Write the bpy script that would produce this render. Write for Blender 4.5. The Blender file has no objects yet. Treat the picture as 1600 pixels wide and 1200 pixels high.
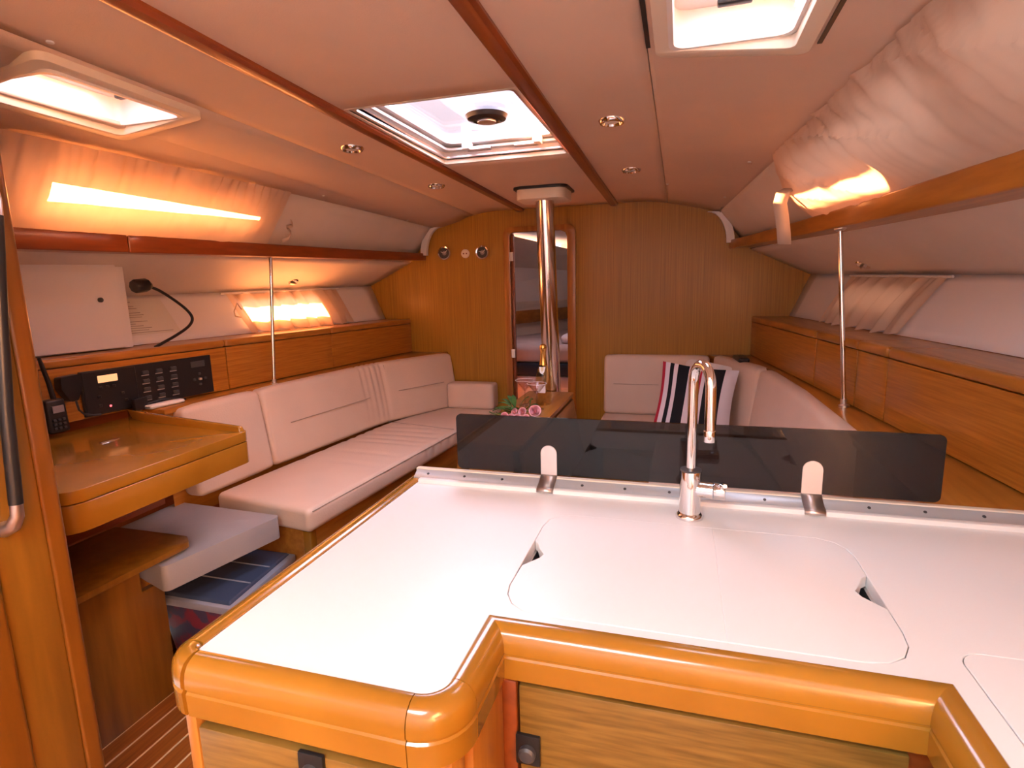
import bpy, bmesh, math, random
from mathutils import Vector, Matrix, noise
from mathutils.geometry import tessellate_polygon
random.seed(4)
S = bpy.context.scene
COL = S.collection
# ------------------------------------------------------------------ camera
cam_d = bpy.data.cameras.new('camera'); cam = bpy.data.objects.new('camera', cam_d); COL.objects.link(cam)
cam_d.sensor_width = 36; cam_d.lens = 36 * 877.885 / 1600; cam_d.clip_start = .02
yaw, pit, rol = .2916, .1724, -.0246
fw = Vector((-math.sin(yaw) * math.cos(pit), math.cos(yaw) * math.cos(pit), -math.sin(pit)))
r0 = Vector((math.cos(yaw), math.sin(yaw), 0)); u0 = r0.cross(fw)
rr = math.cos(rol) * r0 + math.sin(rol) * u0; uu = -math.sin(rol) * r0 + math.cos(rol) * u0
M4 = Matrix((rr, uu, -fw)).transposed().to_4x4(); M4.translation = (.741, 0, 1.4)
cam.matrix_world = M4
S.camera = cam
# ------------------------------------------------------------------ world, sun, daylight at the openings, exposure
w = bpy.data.worlds.new('world'); S.world = w; w.use_nodes = True
nt = w.node_tree; bg = nt.nodes['Background']
bg.inputs[0].default_value = (1, .88, .90, 1); bg.inputs[1].default_value = 1.5
sd = bpy.data.lights.new('sun', 'SUN'); sd.energy = 190; sd.color = (1, .40, .13); sd.angle = math.radians(.6)
sun = bpy.data.objects.new('sun', sd); COL.objects.link(sun)
sun.rotation_euler = Vector((1, .10, -.248)).to_track_quat('-Z', 'Y').to_euler()
def area(name, loc, size, power, color, direction=(0, 0, -1), size_y=None):
    d = bpy.data.lights.new(name, 'AREA'); d.energy = power; d.color = color
    d.shape = 'RECTANGLE'; d.size = size; d.size_y = size_y or size
    o = bpy.data.objects.new(name, d); COL.objects.link(o); o.location = loc
    o.rotation_euler = Vector(direction).to_track_quat('-Z', 'Y').to_euler(); return o
area('daylight_companionway', (.40, -.62, 2.10), .8, 38, (.88, .95, 1), (.05, .12, -1), .5)
area('daylight_centre_hatch', (0, 2.55, 2.32), .9, 95, (.90, .87, 1), size_y=1.9)
area('daylight_desk_hatch', (-.84, 1.26, 2.10), .34, 3, (1, .88, 1), size_y=.46)
area('daylight_galley_hatch', (.84, 1.26, 2.10), .34, 3.8, (.86, .93, 1), size_y=.46)
area('fore_cabin_fill', (-.1, 4.235, 2.05), .42, 2.2, (1, .80, .90))  # added lamp to light the fore cabin; its hatch is unseen
S.view_settings.view_transform = 'Standard'; S.view_settings.look = 'None'
S.view_settings.exposure = .30; S.view_settings.gamma = 1
S.view_settings.use_curve_mapping = False

# ------------------------------------------------------------------ materials
def mat(name, color=(.8, .8, .8), rough=.5, metal=0, coat=0, emit=None, es=0, trans=0, ior=1.45, spec=.5, alpha=1):
    m = bpy.data.materials.new(name); m.use_nodes = True
    b = m.node_tree.nodes['Principled BSDF']
    b.inputs['Base Color'].default_value = (*color, 1); b.inputs['Roughness'].default_value = rough
    b.inputs['Metallic'].default_value = metal; b.inputs['Coat Weight'].default_value = coat
    b.inputs['Coat Roughness'].default_value = .12
    b.inputs['Transmission Weight'].default_value = trans; b.inputs['IOR'].default_value = ior
    b.inputs['Specular IOR Level'].default_value = spec
    if emit: b.inputs['Emission Color'].default_value = (*emit, 1); b.inputs['Emission Strength'].default_value = es
    return m
def noise_mix(m, c1, c2, scale, vec=(1, 1, 1), bump=0, bscale=None, detail=3, lo=.35, hi=.65):
    t = m.node_tree; N = t.nodes; L = t.links; b = N['Principled BSDF']
    tc = N.new('ShaderNodeTexCoord'); mp = N.new('ShaderNodeMapping'); mp.inputs['Scale'].default_value = vec
    no = N.new('ShaderNodeTexNoise'); no.inputs['Scale'].default_value = scale; no.inputs['Detail'].default_value = detail
    cr = N.new('ShaderNodeValToRGB'); cr.color_ramp.elements[0].color = (*c1, 1); cr.color_ramp.elements[1].color = (*c2, 1)
    cr.color_ramp.elements[0].position = lo; cr.color_ramp.elements[1].position = hi
    L.new(tc.outputs['Object'], mp.inputs[0]); L.new(mp.outputs[0], no.inputs['Vector']); L.new(no.outputs['Fac'], cr.inputs[0])
    L.new(cr.outputs[0], b.inputs['Base Color'])
    if bump:
        n2 = N.new('ShaderNodeTexNoise'); n2.inputs['Scale'].default_value = bscale or scale; n2.inputs['Detail'].default_value = 4
        bp = N.new('ShaderNodeBump'); bp.inputs['Strength'].default_value = bump; bp.inputs['Distance'].default_value = .01
        L.new(mp.outputs[0], n2.inputs['Vector']); L.new(n2.outputs['Fac'], bp.inputs['Height']); L.new(bp.outputs[0], b.inputs['Normal'])
    return m
def wood(name, c1, c2, vec, scale=10, rough=.32, coat=.35, bump=.04, lo=.3, hi=.7):
    return noise_mix(mat(name, c1, rough, coat=coat), c1, c2, scale, vec, bump=bump, detail=6, lo=lo, hi=hi)
M = {}
OR1, OR2 = (.28, .100, .012), (.44, .185, .028)
M['wood_y'] = wood('teak_fore_aft', OR1, OR2, (6, .5, 6), 6)
M['wood_x'] = wood('teak_athwart', OR1, OR2, (.5, 6, 6), 6)
M['wood_z'] = wood('teak_upright', OR1, OR2, (6, 6, .5), 6)
M['solid'] = wood('teak_solid', (.25, .108, .009), (.37, .168, .017), (1, 1, 1), 3.5, rough=.22, coat=.6)
M['trim_dark'] = wood('mahogany_trim', (.16, .034, .007), (.25, .058, .010), (6, .5, 6), 6, rough=.3)
M['bulkhead'] = wood('bulkhead_veneer', (.29, .138, .010), (.43, .212, .018), (60, 60, .8), 2.2, rough=.42, coat=.1, bump=.03)
M['locker'] = wood('locker_veneer', (.28, .095, .010), (.44, .175, .022), (1, 1, 30), 5, rough=.33, coat=.3)
M['galley'] = wood('galley_veneer', (.12, .064, .010), (.23, .13, .026), (3, 3, 38), 3.2, rough=.4, coat=.15)
M['pillar'] = wood('pillar_veneer', (.16, .068, .007), (.26, .115, .013), (5, 5, .5), 5, rough=.35)
M['edge_wood'] = wood('pillar_edge', (.14, .048, .005), (.21, .075, .008), (5, 5, .5), 5, rough=.3)
M['floor'] = wood('sole_teak', (.20, .058, .010), (.33, .105, .017), (30, 1.2, 10), 3, rough=.3, coat=.3)
M['inlay'] = mat('holly_inlay', (.72, .50, .27), .4)
M['ceiling'] = noise_mix(mat('headliner_vinyl', rough=.55), (.66, .51, .41), (.70, .54, .435), 3, bump=.08, bscale=300)
M['gelcoat'] = mat('white_gelcoat', (.88, .86, .89), .25, coat=.3)
M['liner'] = noise_mix(mat('liner_vinyl', rough=.55), (.72, .65, .60), (.76, .69, .64), 4, bump=.05, bscale=250)
M['counter'] = noise_mix(mat('white_laminate', rough=.35), (.84, .82, .81), (.86, .84, .83), 2)
M['cream'] = mat('cream_plastic', (.78, .70, .58), .35)
M['leather'] = noise_mix(mat('cream_leatherette', rough=.42), (.68, .52, .41), (.72, .56, .445), 3, bump=.10, bscale=140)
M['seam'] = mat('seam_thread', (.42, .32, .25), .6)
M['grey_leather'] = noise_mix(mat('grey_leatherette', rough=.40), (.31, .30, .31), (.36, .35, .36), 3, bump=.08, bscale=120)
M['chrome'] = mat('chrome', (.80, .78, .78), .08, 1)
M['steel'] = mat('brushed_steel', (.70, .64, .61), .38, 1)
M['mast'] = mat('polished_alloy', (.72, .66, .64), .13, 1)
M['alu'] = mat('anodised_strip', (.50, .55, .60), .35, .5)
M['black'] = mat('black_plastic', (.012, .012, .013), .35)
M['dark_grey'] = mat('dark_grey_plastic', (.05, .05, .055), .4)
M['white'] = mat('white_plastic', (.8, .78, .76), .35)
M['gold'] = mat('gold_foil', (.85, .55, .16), .25, 1)
M['pink_petal'] = noise_mix(mat('pink_petal', rough=.5), (.80, .36, .40), (.88, .55, .56), 25)
M['green'] = noise_mix(mat('green_leaf', rough=.45), (.03, .09, .02), (.08, .18, .04), 30)
M['navy_cloth'] = mat('navy_cloth', (.02, .028, .05), .85)
M['bed_cloth'] = noise_mix(mat('bed_cloth', rough=.9), (.48, .40, .42), (.56, .48, .50), 6)
M['paper'] = mat('paper', (.75, .72, .70), .6)
M['ink'] = mat('grey_ink', (.28, .24, .24), .7)
M['amber'] = mat('amber_display', (.7, .4, .2), .4, emit=(1, .55, .25), es=.7)
M['red_lamp'] = mat('red_lamp', (.8, .05, .05), .4, emit=(1, .1, .12), es=3)
M['bin'] = mat('blue_bin_lid', (.05, .07, .12), .25, coat=.2)
M['bin_side'] = noise_mix(mat('patterned_bin_side', rough=.4), (.20, .03, .05), (.05, .05, .10), 18, lo=.45, hi=.55)
M['bin_rim'] = mat('grey_bin_rim', (.30, .31, .36), .4)
M['cl_black'] = mat('black_stripe_cloth', (.010, .010, .014), .9)
M['cl_white'] = mat('white_stripe_cloth', (.78, .72, .78), .9)
M['cl_red'] = mat('red_stripe_cloth', (.45, .02, .05), .9)
M['lens'] = mat('frosted_lens', (.8, .75, .68), .3)

def facing(N, L, k=.7, e=3.5, c=.035):
    lw = N.new('ShaderNodeLayerWeight'); lw.inputs[0].default_value = .5
    p = N.new('ShaderNodeMath'); p.operation = 'POWER'; p.inputs[1].default_value = e
    q = N.new('ShaderNodeMath'); q.operation = 'MULTIPLY_ADD'; q.inputs[1].default_value = k; q.inputs[2].default_value = c
    L.new(lw.outputs['Facing'], p.inputs[0]); L.new(p.outputs[0], q.inputs[0]); return q
def glassy(name, tint, gloss=.12, rough=.03):
    m = bpy.data.materials.new(name); m.use_nodes = True; N = m.node_tree.nodes; L = m.node_tree.links; N.clear()
    o = N.new('ShaderNodeOutputMaterial'); t = N.new('ShaderNodeBsdfTransparent'); g = N.new('ShaderNodeBsdfGlossy')
    mx = N.new('ShaderNodeMixShader'); fr = facing(N, L)
    t.inputs[0].default_value = (*tint, 1); g.inputs['Roughness'].default_value = rough
    L.new(fr.outputs[0], mx.inputs[0]); L.new(t.outputs[0], mx.inputs[1]); L.new(g.outputs[0], mx.inputs[2]); L.new(mx.outputs[0], o.inputs[0]); return m
M['hatch_glass'] = glassy('hatch_acrylic', (.92, .90, .96))
M['window_glass'] = glassy('window_glass', (.95, .93, .9))
M['light_dimming_glass'] = glassy('light_dimming_glass', (.50, .32, .22))  # brown tint stands in for dimmer, warmer daylight at the starboard port
M['clear_glass'] = glassy('clear_glass', (.93, .90, .90))
M['champagne'] = glassy('champagne_glass', (.88, .80, .55))
def tinted():
    m = bpy.data.materials.new('smoked_acrylic'); m.use_nodes = True; N = m.node_tree.nodes; L = m.node_tree.links; N.clear()
    o = N.new('ShaderNodeOutputMaterial'); t = N.new('ShaderNodeBsdfTransparent'); g = N.new('ShaderNodeBsdfGlossy'); d = N.new('ShaderNodeBsdfDiffuse')
    fr = facing(N, L); mx = N.new('ShaderNodeMixShader'); m2 = N.new('ShaderNodeMixShader')
    t.inputs[0].default_value = (.25, .23, .23, 1); d.inputs[0].default_value = (.018, .016, .017, 1); g.inputs['Roughness'].default_value = .03
    m2.inputs[0].default_value = .12
    L.new(t.outputs[0], m2.inputs[1]); L.new(d.outputs[0], m2.inputs[2])
    L.new(fr.outputs[0], mx.inputs[0]); L.new(m2.outputs[0], mx.inputs[1]); L.new(g.outputs[0], mx.inputs[2]); L.new(mx.outputs[0], o.inputs[0]); return m
M['smoked'] = tinted()
def cloth(name, c, tr, fac=.5):
    m = bpy.data.materials.new(name); m.use_nodes = True; N = m.node_tree.nodes; L = m.node_tree.links; N.clear()
    o = N.new('ShaderNodeOutputMaterial'); d = N.new('ShaderNodeBsdfDiffuse'); t = N.new('ShaderNodeBsdfTranslucent'); mx = N.new('ShaderNodeMixShader')
    d.inputs[0].default_value = (*c, 1); t.inputs[0].default_value = (*tr, 1); mx.inputs[0].default_value = fac
    tc = N.new('ShaderNodeTexCoord'); no = N.new('ShaderNodeTexNoise'); no.inputs['Scale'].default_value = 420; bp = N.new('ShaderNodeBump')
    bp.inputs['Strength'].default_value = .15; bp.inputs['Distance'].default_value = .002
    L.new(tc.outputs['Object'], no.inputs['Vector']); L.new(no.outputs['Fac'], bp.inputs['Height']); L.new(bp.outputs[0], d.inputs['Normal'])
    L.new(d.outputs[0], mx.inputs[1]); L.new(t.outputs[0], mx.inputs[2]); L.new(mx.outputs[0], o.inputs[0]); return m
M['curtain'] = cloth('curtain_cloth', (.76, .64, .54), (.85, .66, .52), .45)
M['strap'] = cloth('strap_cloth', (.66, .55, .47), (.6, .45, .35), .2)

# ------------------------------------------------------------------ mesh helpers
class MB:
    def __init__(s): s.v = []; s.f = []
    def add(s, vs, fs):
        n = len(s.v); s.v += [Vector(v) for v in vs]; s.f += [tuple(i + n for i in f) for f in fs]; return s
    def box(s, a, b):
        x0, y0, z0 = a; x1, y1, z1 = b
        return s.hexa([(x0, y0, z0), (x1, y0, z0), (x1, y1, z0), (x0, y1, z0)], [(x0, y0, z1), (x1, y0, z1), (x1, y1, z1), (x0, y1, z1)])
    def hexa(s, lo, hi):
        n = len(lo)
        return s.add(list(lo) + list(hi), [tuple(range(n))[::-1], tuple(range(n, 2 * n))] + [(i, (i + 1) % n, n + (i + 1) % n, n + i) for i in range(n)])
    def prism(s, poly, z0, z1, tr=None, holes=()):
        """polygon in (a,b), optional holes, extruded z0..z1; tr maps (a,b,c) to 3-D"""
        tr = tr or (lambda a, b, c: (a, b, c))
        loops = [list(poly)] + [list(h) for h in holes]
        flat = [p for l in loops for p in l]; n = len(flat)
        tris = tessellate_polygon([[Vector((p[0], p[1], 0)) for p in l] for l in loops])
        vs = [tr(p[0], p[1], z0) for p in flat] + [tr(p[0], p[1], z1) for p in flat]
        fs = [tuple(t) for t in tris] + [tuple(i + n for i in reversed(t)) for t in tris]
        k = 0
        for l in loops:
            m = len(l)
            fs += [(k + i, k + (i + 1) % m, n + k + (i + 1) % m, n + k + i) for i in range(m)]; k += m
        return s.add(vs, fs)
    def grid(s, rows, closed=False):
        m = len(rows[0]); vs = [p for r_ in rows for p in r_]; fs = []
        for i in range(len(rows) - 1):
            for j in range(m if closed else m - 1):
                a = i * m + j; b = i * m + (j + 1) % m; fs.append((a, b, b + m, a + m))
        return s.add(vs, fs)
    def tube(s, pts, r, n=12, cap=True, closed=False):
        pts = [Vector(p) for p in pts]; rows = []; prev = None
        for i, p in enumerate(pts):
            a = pts[i - 1] if i or closed else pts[0]; b = pts[(i + 1) % len(pts)] if i < len(pts) - 1 or closed else pts[-1]
            t = (b - a).normalized()
            if prev is None: u = t.orthogonal().normalized()
            else: u = (prev - t * prev.dot(t)); u = u.normalized() if u.length > 1e-6 else t.orthogonal().normalized()
            prev = u; v = t.cross(u); q = r[i] if isinstance(r, (list, tuple)) else r
            rows.append([p + q * (math.cos(2 * math.pi * k / n) * u + math.sin(2 * math.pi * k / n) * v) for k in range(n)])
        base = len(s.v)
        if closed: rows.append(rows[0])
        s.grid(rows, True)
        if cap and not closed:
            s.f.append(tuple(base + k for k in range(n))[::-1]); e = base + (len(rows) - 1) * n; s.f.append(tuple(e + k for k in range(n)))
        return s
    def lathe(s, prof, c=(0, 0, 0), axis=(0, 0, 1), n=28):
        A = Vector(axis).normalized(); u = A.orthogonal().normalized(); v = A.cross(u); c = Vector(c)
        rows = [[c + A * z + r_ * (math.cos(2 * math.pi * k / n) * u + math.sin(2 * math.pi * k / n) * v) for k in range(n)] for r_, z in prof]
        base = len(s.v); s.grid(rows, True)
        if prof[0][0] > 1e-5: s.f.append(tuple(base + k for k in range(n))[::-1])
        if prof[-1][0] > 1e-5: e = base + (len(rows) - 1) * n; s.f.append(tuple(e + k for k in range(n)))
        return s
    def build(s, name, m, parent=None, bevel=0, seg=2, smooth=None, solid=0, angle=40, normals=True):
        bm = bmesh.new(); vs = [bm.verts.new(v) for v in s.v]
        for f in s.f:
            try: bm.faces.new([vs[i] for i in f])
            except ValueError: pass
        bmesh.ops.remove_doubles(bm, verts=bm.verts, dist=1e-5)
        if normals: bmesh.ops.recalc_face_normals(bm, faces=bm.faces)
        if solid:
            bmesh.ops.solidify(bm, geom=bm.faces[:], thickness=solid)
        if bevel:
            es = [e for e in bm.edges if len(e.link_faces) == 2 and e.calc_face_angle(0) > math.radians(angle)]
            bmesh.ops.bevel(bm, geom=es, offset=bevel, segments=seg, profile=.5, affect='EDGES', clamp_overlap=True)
        if smooth is None: smooth = bool(bevel)
        me = bpy.data.meshes.new(name)
        if parent is not None: off = world_loc(parent)
        else:
            xs = [v.co for v in bm.verts]
            off = Vector(((min(v.x for v in xs) + max(v.x for v in xs)) / 2, (min(v.y for v in xs) + max(v.y for v in xs)) / 2, min(v.z for v in xs)))
        for v in bm.verts: v.co -= off
        bm.to_mesh(me); bm.free()
        if smooth:
            for p in me.polygons: p.use_smooth = True
            try: me.set_sharp_from_angle(angle=math.radians(35))
            except Exception: pass
        me.materials.append(M[m] if isinstance(m, str) else m)
        o = bpy.data.objects.new(name, me); COL.objects.link(o)
        if parent is not None: o.parent = parent
        else: o.location = off
        return o
def world_loc(o):
    v = Vector(o.location)
    while o.parent: o = o.parent; v += Vector(o.location)
    return v
def tag(o, label=None, cat=None, group=None, kind=None):
    if label: o['label'] = label
    if cat: o['category'] = cat
    if group: o['group'] = group
    if kind: o['kind'] = kind
    return o
def thing(name, loc, label=None, cat=None, group=None, kind=None):
    o = bpy.data.objects.new(name, None); COL.objects.link(o); o.location = loc; o.empty_display_size = .05
    return tag(o, label, cat, group, kind)
def box(name, a, b, m, parent=None, bevel=.002, **k): return MB().box(a, b).build(name, m, parent, bevel=bevel, **k)
def rrect(x0, y0, x1, y1, r, n=5):
    out = []
    for cx, cy, a0 in ((x1 - r, y1 - r, 0), (x0 + r, y1 - r, 90), (x0 + r, y0 + r, 180), (x1 - r, y0 + r, 270)):
        for k in range(n + 1):
            a = math.radians(a0 + 90 * k / n); out.append((cx + r * math.cos(a), cy + r * math.sin(a)))
    return out
def round_poly(pts, rad, n=6):
    out = []; m = len(pts)
    for i in range(m):
        p = Vector(pts[i]); a = Vector(pts[i - 1]) - p; b = Vector(pts[(i + 1) % m]) - p
        q = rad[i] if isinstance(rad, (list, tuple)) else rad
        if q <= 0: out.append(tuple(p)); continue
        a.normalize(); b.normalize(); ang = a.angle(b); t = q / math.tan(ang / 2)
        c = p + (a + b).normalized() * (q / math.sin(ang / 2)); s0 = p + a * t - c; s1 = p + b * t - c
        a0 = math.atan2(s0.y, s0.x); a1 = math.atan2(s1.y, s1.x); d = (a1 - a0 + math.pi) % (2 * math.pi) - math.pi
        out += [(c.x + q * math.cos(a0 + d * k / n), c.y + q * math.sin(a0 + d * k / n)) for k in range(n + 1)]
    return out
def cushion(name, stations, m, r=.025, puff=.006, ns=8, parent=None, per=10, creases=()):
    """soft block lofted along stations of four 3-D corners (round edges and ends)"""
    st = [[Vector(c) for c in q] for q in stations]
    mid = [sum(q, Vector()) / 4 for q in st]; seg = [(mid[i + 1] - mid[i]).length for i in range(len(st) - 1)]; tot = sum(seg)
    def at(d):
        d = min(max(d, 0), tot); i = 0
        while i < len(seg) - 1 and d > seg[i]: d -= seg[i]; i += 1
        t = d / seg[i]; return [a.lerp(b, t) for a, b in zip(st[i], st[i + 1])]
    ds = [r * (1 - math.cos(math.pi / 2 * k / 4)) for k in range(4)]
    body = int(max(6, tot * per)); ds = ds + [r + (tot - 2 * r) * k / body for k in range(body + 1)] + [tot - d for d in reversed(ds)]
    rows = []
    for d in ds:
        q = at(d); e = min(d, tot - d); ins = 0 if e >= r else r - math.sqrt(max(0, r * r - (r - e) ** 2))
        wd = ((q[1] - q[0]).length + (q[2] - q[3]).length) / 2; ht = ((q[3] - q[0]).length + (q[2] - q[1]).length) / 2
        rc = max(r - ins * .5, r * .35); pts = []
        x0, x1, y0, y1 = ins, wd - ins, ins, ht - ins
        rp = rrect(x0, y0, x1, y1, rc, 4); full = []
        for i, p in enumerate(rp):
            nx = rp[(i + 1) % len(rp)]; full.append(p)
            if i % 5 == 4:
                full += [(p[0] + (nx[0] - p[0]) * k / ns, p[1] + (nx[1] - p[1]) * k / ns) for k in range(1, ns)]
        fade = min(1, e / (4 * r))
        for (a, b) in full:
            s_, t_ = a / wd, b / ht
            cx = math.sin(math.pi * min(max(s_, 0), 1)); cy = math.sin(math.pi * min(max(t_, 0), 1))
            a2 = a + puff * fade * cy * (1 if s_ > .5 else -1) * (abs(s_ - .5) * 2) ** 6; b2 = b + puff * fade * cx * (1 if t_ > .5 else -1) * (abs(t_ - .5) * 2) ** 6
            for (dc, wc, am, lo, hi) in creases:
                g = math.exp(-((d - dc) / wc) ** 2); b_in = math.exp(-((t_ - (lo + hi) / 2) / (hi - lo)) ** 2)
                if t_ > .9: b2 -= am * .7 * g * math.exp(-((s_ - (lo + hi) / 3) / (hi - lo)) ** 2)
                if s_ < .1 or s_ > .9: a2 -= am * g * b_in * (1 if s_ > .5 else -1)
            s_, t_ = a2 / wd, b2 / ht
            pts.append((q[0] * (1 - s_) + q[1] * s_) * (1 - t_) + (q[3] * (1 - s_) + q[2] * s_) * t_)
        rows.append(pts)
    b = MB(); b.grid(rows, True); n = len(rows[0])
    b.f.append(tuple(range(n))[::-1]); b.f.append(tuple((len(rows) - 1) * n + k for k in range(n)))
    o = b.build(name, m, parent, smooth=True)
    return o
# ------------------------------------------------------------------ hull curves (metres; y forward, x to starboard, half-widths)
D = 3.81
cx_ = lambda y: .93 + .12 * (D - y) - .0094 * (D - y) ** 2
cz_ = lambda y: 1.826 + .050 * (D - y) - .0094 * (D - y) ** 2
fx_ = lambda y: 1.021 + .186 * (D - y) - .0236 * (D - y) ** 2
fzt = lambda y: 1.648 - .008 * (D - y)
fzb = lambda y: 1.597 - .016 * (D - y)
kx_ = lambda y: 1.168 + .13 * (D - y) - .0055 * (D - y) ** 2
lx_ = lambda y: 1.5 + .2 * (D - y) - .0315 * (D - y) ** 2
lz_ = lambda y: 1.428 - .018 * (D - y)
KT, KB = 1.178, .935
zc_ = lambda y: 1.912 + .020 * (D - y)
def ceil_z(x, y):
    a = abs(x); c = cx_(y)
    if a < .5: return zc_(y)
    return zc_(y) - (zc_(y) - cz_(y)) * ((a - .5) / (c - .5)) ** 1.4
def lin(a, b, n): return [a + (b - a) * i / n for i in range(n + 1)]

# ================================================================== SETTING
# floor of teak planks with pale inlays
fl = thing('floor', (-.9, 1.2, 0), kind='structure')
box('underfloor', (-1.3, -1.5, -.06), (1.75, 3.9, -.012), 'floor', fl, 0)
x = -1.245
while x < 1.7:
    box('plank', (x + .0035, -1.5, -.014), (x + .0675, 3.8, 0), 'floor', fl, .0008, seg=1)
    box('inlay', (x - .0035, -1.5, -.013), (x + .0035, 3.8, -.001), 'inlay', fl, 0); x += .071
# ceiling panels
HC = (-.285, 1.65, .285, 2.445)
HS = (.70, 1.06, .97, 1.465)
ce = thing('ceiling', (0, 1.5, 1.9), kind='structure')
def ceil_panel(x0f, x1f, y0, y1, holes=(), nx=10, ny=26, name='ceiling_panel', mt='ceiling'):
    ys = sorted(set([round(v, 4) for v in lin(y0, y1, ny)] + [h[1] for h in holes] + [h[3] for h in holes]))
    b = MB(); rows = []
    # columns are placed so hole borders are exact
    def cols(y):
        a, c = x0f(y), x1f(y)
        if not holes: return lin(a, c, nx)
        h = holes[0]; lo, hi = min(h[0], h[2]), max(h[0], h[2])
        return lin(a, lo, 4)[:-1] + lin(lo, hi, 4)[:-1] + lin(hi, c, 4)
    rows = [[(x_, y, ceil_z(x_, y)) for x_ in cols(y)] for y in ys]
    m = len(rows[0])
    for i in range(len(rows) - 1):
        for j in range(m - 1):
            ym = (ys[i] + ys[i + 1]) / 2; xm = (rows[i][j][0] + rows[i][j + 1][0]) / 2
            if any(min(h[0], h[2]) < xm < max(h[0], h[2]) and h[1] < ym < h[3] for h in holes): continue
            b.add([rows[i][j], rows[i][j + 1], rows[i + 1][j + 1], rows[i + 1][j]], [(0, 1, 2, 3)])
    up = [tuple(v) for v in b.v]; k = len(b.v); fs = list(b.f)
    b2 = MB(); b2.v = b.v + [v + Vector((0, 0, .014)) for v in b.v]; b2.f = fs + [tuple(i + k for i in f) for f in fs]
    bm = bmesh.new()
    # single skin then solidify upwards
    o = MB(); o.v = b.v; o.f = b.f
    bm.free()
    ob = o.build(name, mt, ce, smooth=True)
    md = ob.modifiers.new('thick', 'SOLIDIFY'); md.thickness = .014; md.offset = 1 if ob.data.polygons[0].normal.z > 0 else -1
    return ob
Y0c = -.35
ceil_panel(lambda y: -.306, lambda y: .306, Y0c, D, [HC])
for s in (-1, 1):
    sm = lambda y: .655 - .012 * (y - 1.4) / 2.4
    hs = [(s * HS[0], HS[1], s * HS[2], HS[3])]
    ceil_panel(lambda y: s * .306, lambda y: s * .648, Y0c, D)
    ceil_panel(lambda y: s * .651, lambda y: s * (cx_(y) + .03), Y0c, D, hs)
# deck above (keeps the light out except at the openings)
dk = MB().prism([(-1.75, Y0c), (1.75, Y0c), (1.75, 6.2), (-1.75, 6.2)], 2.004, 2.018,
                holes=[[(HC[0], HC[1]), (HC[2], HC[1]), (HC[2], HC[3]), (HC[0], HC[3])], [(HS[0], HS[1]), (HS[2], HS[1]), (HS[2], HS[3]), (HS[0], HS[3])],
                       [(-HS[0], HS[1]), (-HS[2], HS[1]), (-HS[2], HS[3]), (-HS[0], HS[3])], [(-.35, 4.02), (.15, 4.02), (.15, 4.45), (-.35, 4.45)]])
tag(dk.build('trim_1', 'gelcoat', None), kind='structure')
for s in (-1, 1):   # deck edge outside the cabin side
    tag(MB().box((s * 1.72, Y0c, 1.9), (s * 1.75, 6.2, 2.003)).build('trim_2', 'gelcoat'), kind='structure')
# long mahogany ceiling battens
for n_, s in ((3, -1), (4, 1)):
    rows = []
    for y in lin(Y0c, D - .002, 30):
        z = ceil_z(s * .31, y); c = s * .313
        rows.append([(c + dx, y, z + dz) for dx, dz in ((-.026, .002), (-.026, -.008), (-.018, -.017), (0, -.02), (.018, -.017), (.026, -.008), (.026, .002))])
    b = MB().grid(rows, True); b.f.append(tuple(range(7))); b.f.append(tuple(range(len(rows) * 7 - 7, len(rows) * 7)))
    tag(b.build('trim_%d' % n_, 'trim_dark', None, smooth=True), kind='structure')
# cabin sides
WIN = {-1: [(1.40, 2.28, .37, .575)], 1: [(1.45, 2.42, .20, .62), (.30, 1.30, .20, .62)]}
SWIN = [(2.60, 3.20, .30, .72)]
def surf(A, B, y0, y1, holes, ny=40, nv=8, taper=False):
    ys = sorted(set([round(v, 4) for v in lin(y0, y1, ny)] + [v for h in holes for v in h[:2]]))
    b = MB()
    def vs(y):
        lo, hi = (holes[0][2], holes[0][3]) if holes else (.3, .7)
        if taper and holes:
            h = [q for q in holes if q[0] - .001 <= y <= q[1] + .001]
            if h: t = (y - h[0][0]) / (h[0][1] - h[0][0]); hi = hi - (hi - lo) * .42 * t if taper == 1 else hi - (hi - lo) * .3 * t; lo = lo + .05 * t
        return [0, lo / 2, lo] + [lo + (hi - lo) * k / 3 for k in (1, 2)] + [hi, (hi + 1) / 2, 1]
    def P(y, v): a, c = Vector(A(y)), Vector(B(y)); return a.lerp(c, v)
    rows = [[P(y, v) for v in vs(y)] for y in ys]
    for i in range(len(ys) - 1):
        ym = (ys[i] + ys[i + 1]) / 2; ho = any(h[0] < ym < h[1] for h in holes)
        for j in range(7):
            if ho and 2 <= j <= 4: continue
            b.add([rows[i][j], rows[i][j + 1], rows[i + 1][j + 1], rows[i + 1][j]], [(0, 1, 2, 3)])
    return b
def solidify(o, t, off):
    md = o.modifiers.new('thick', 'SOLIDIFY'); md.thickness = t; md.offset = off; return o
YA = -.35
wl = {}
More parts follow.
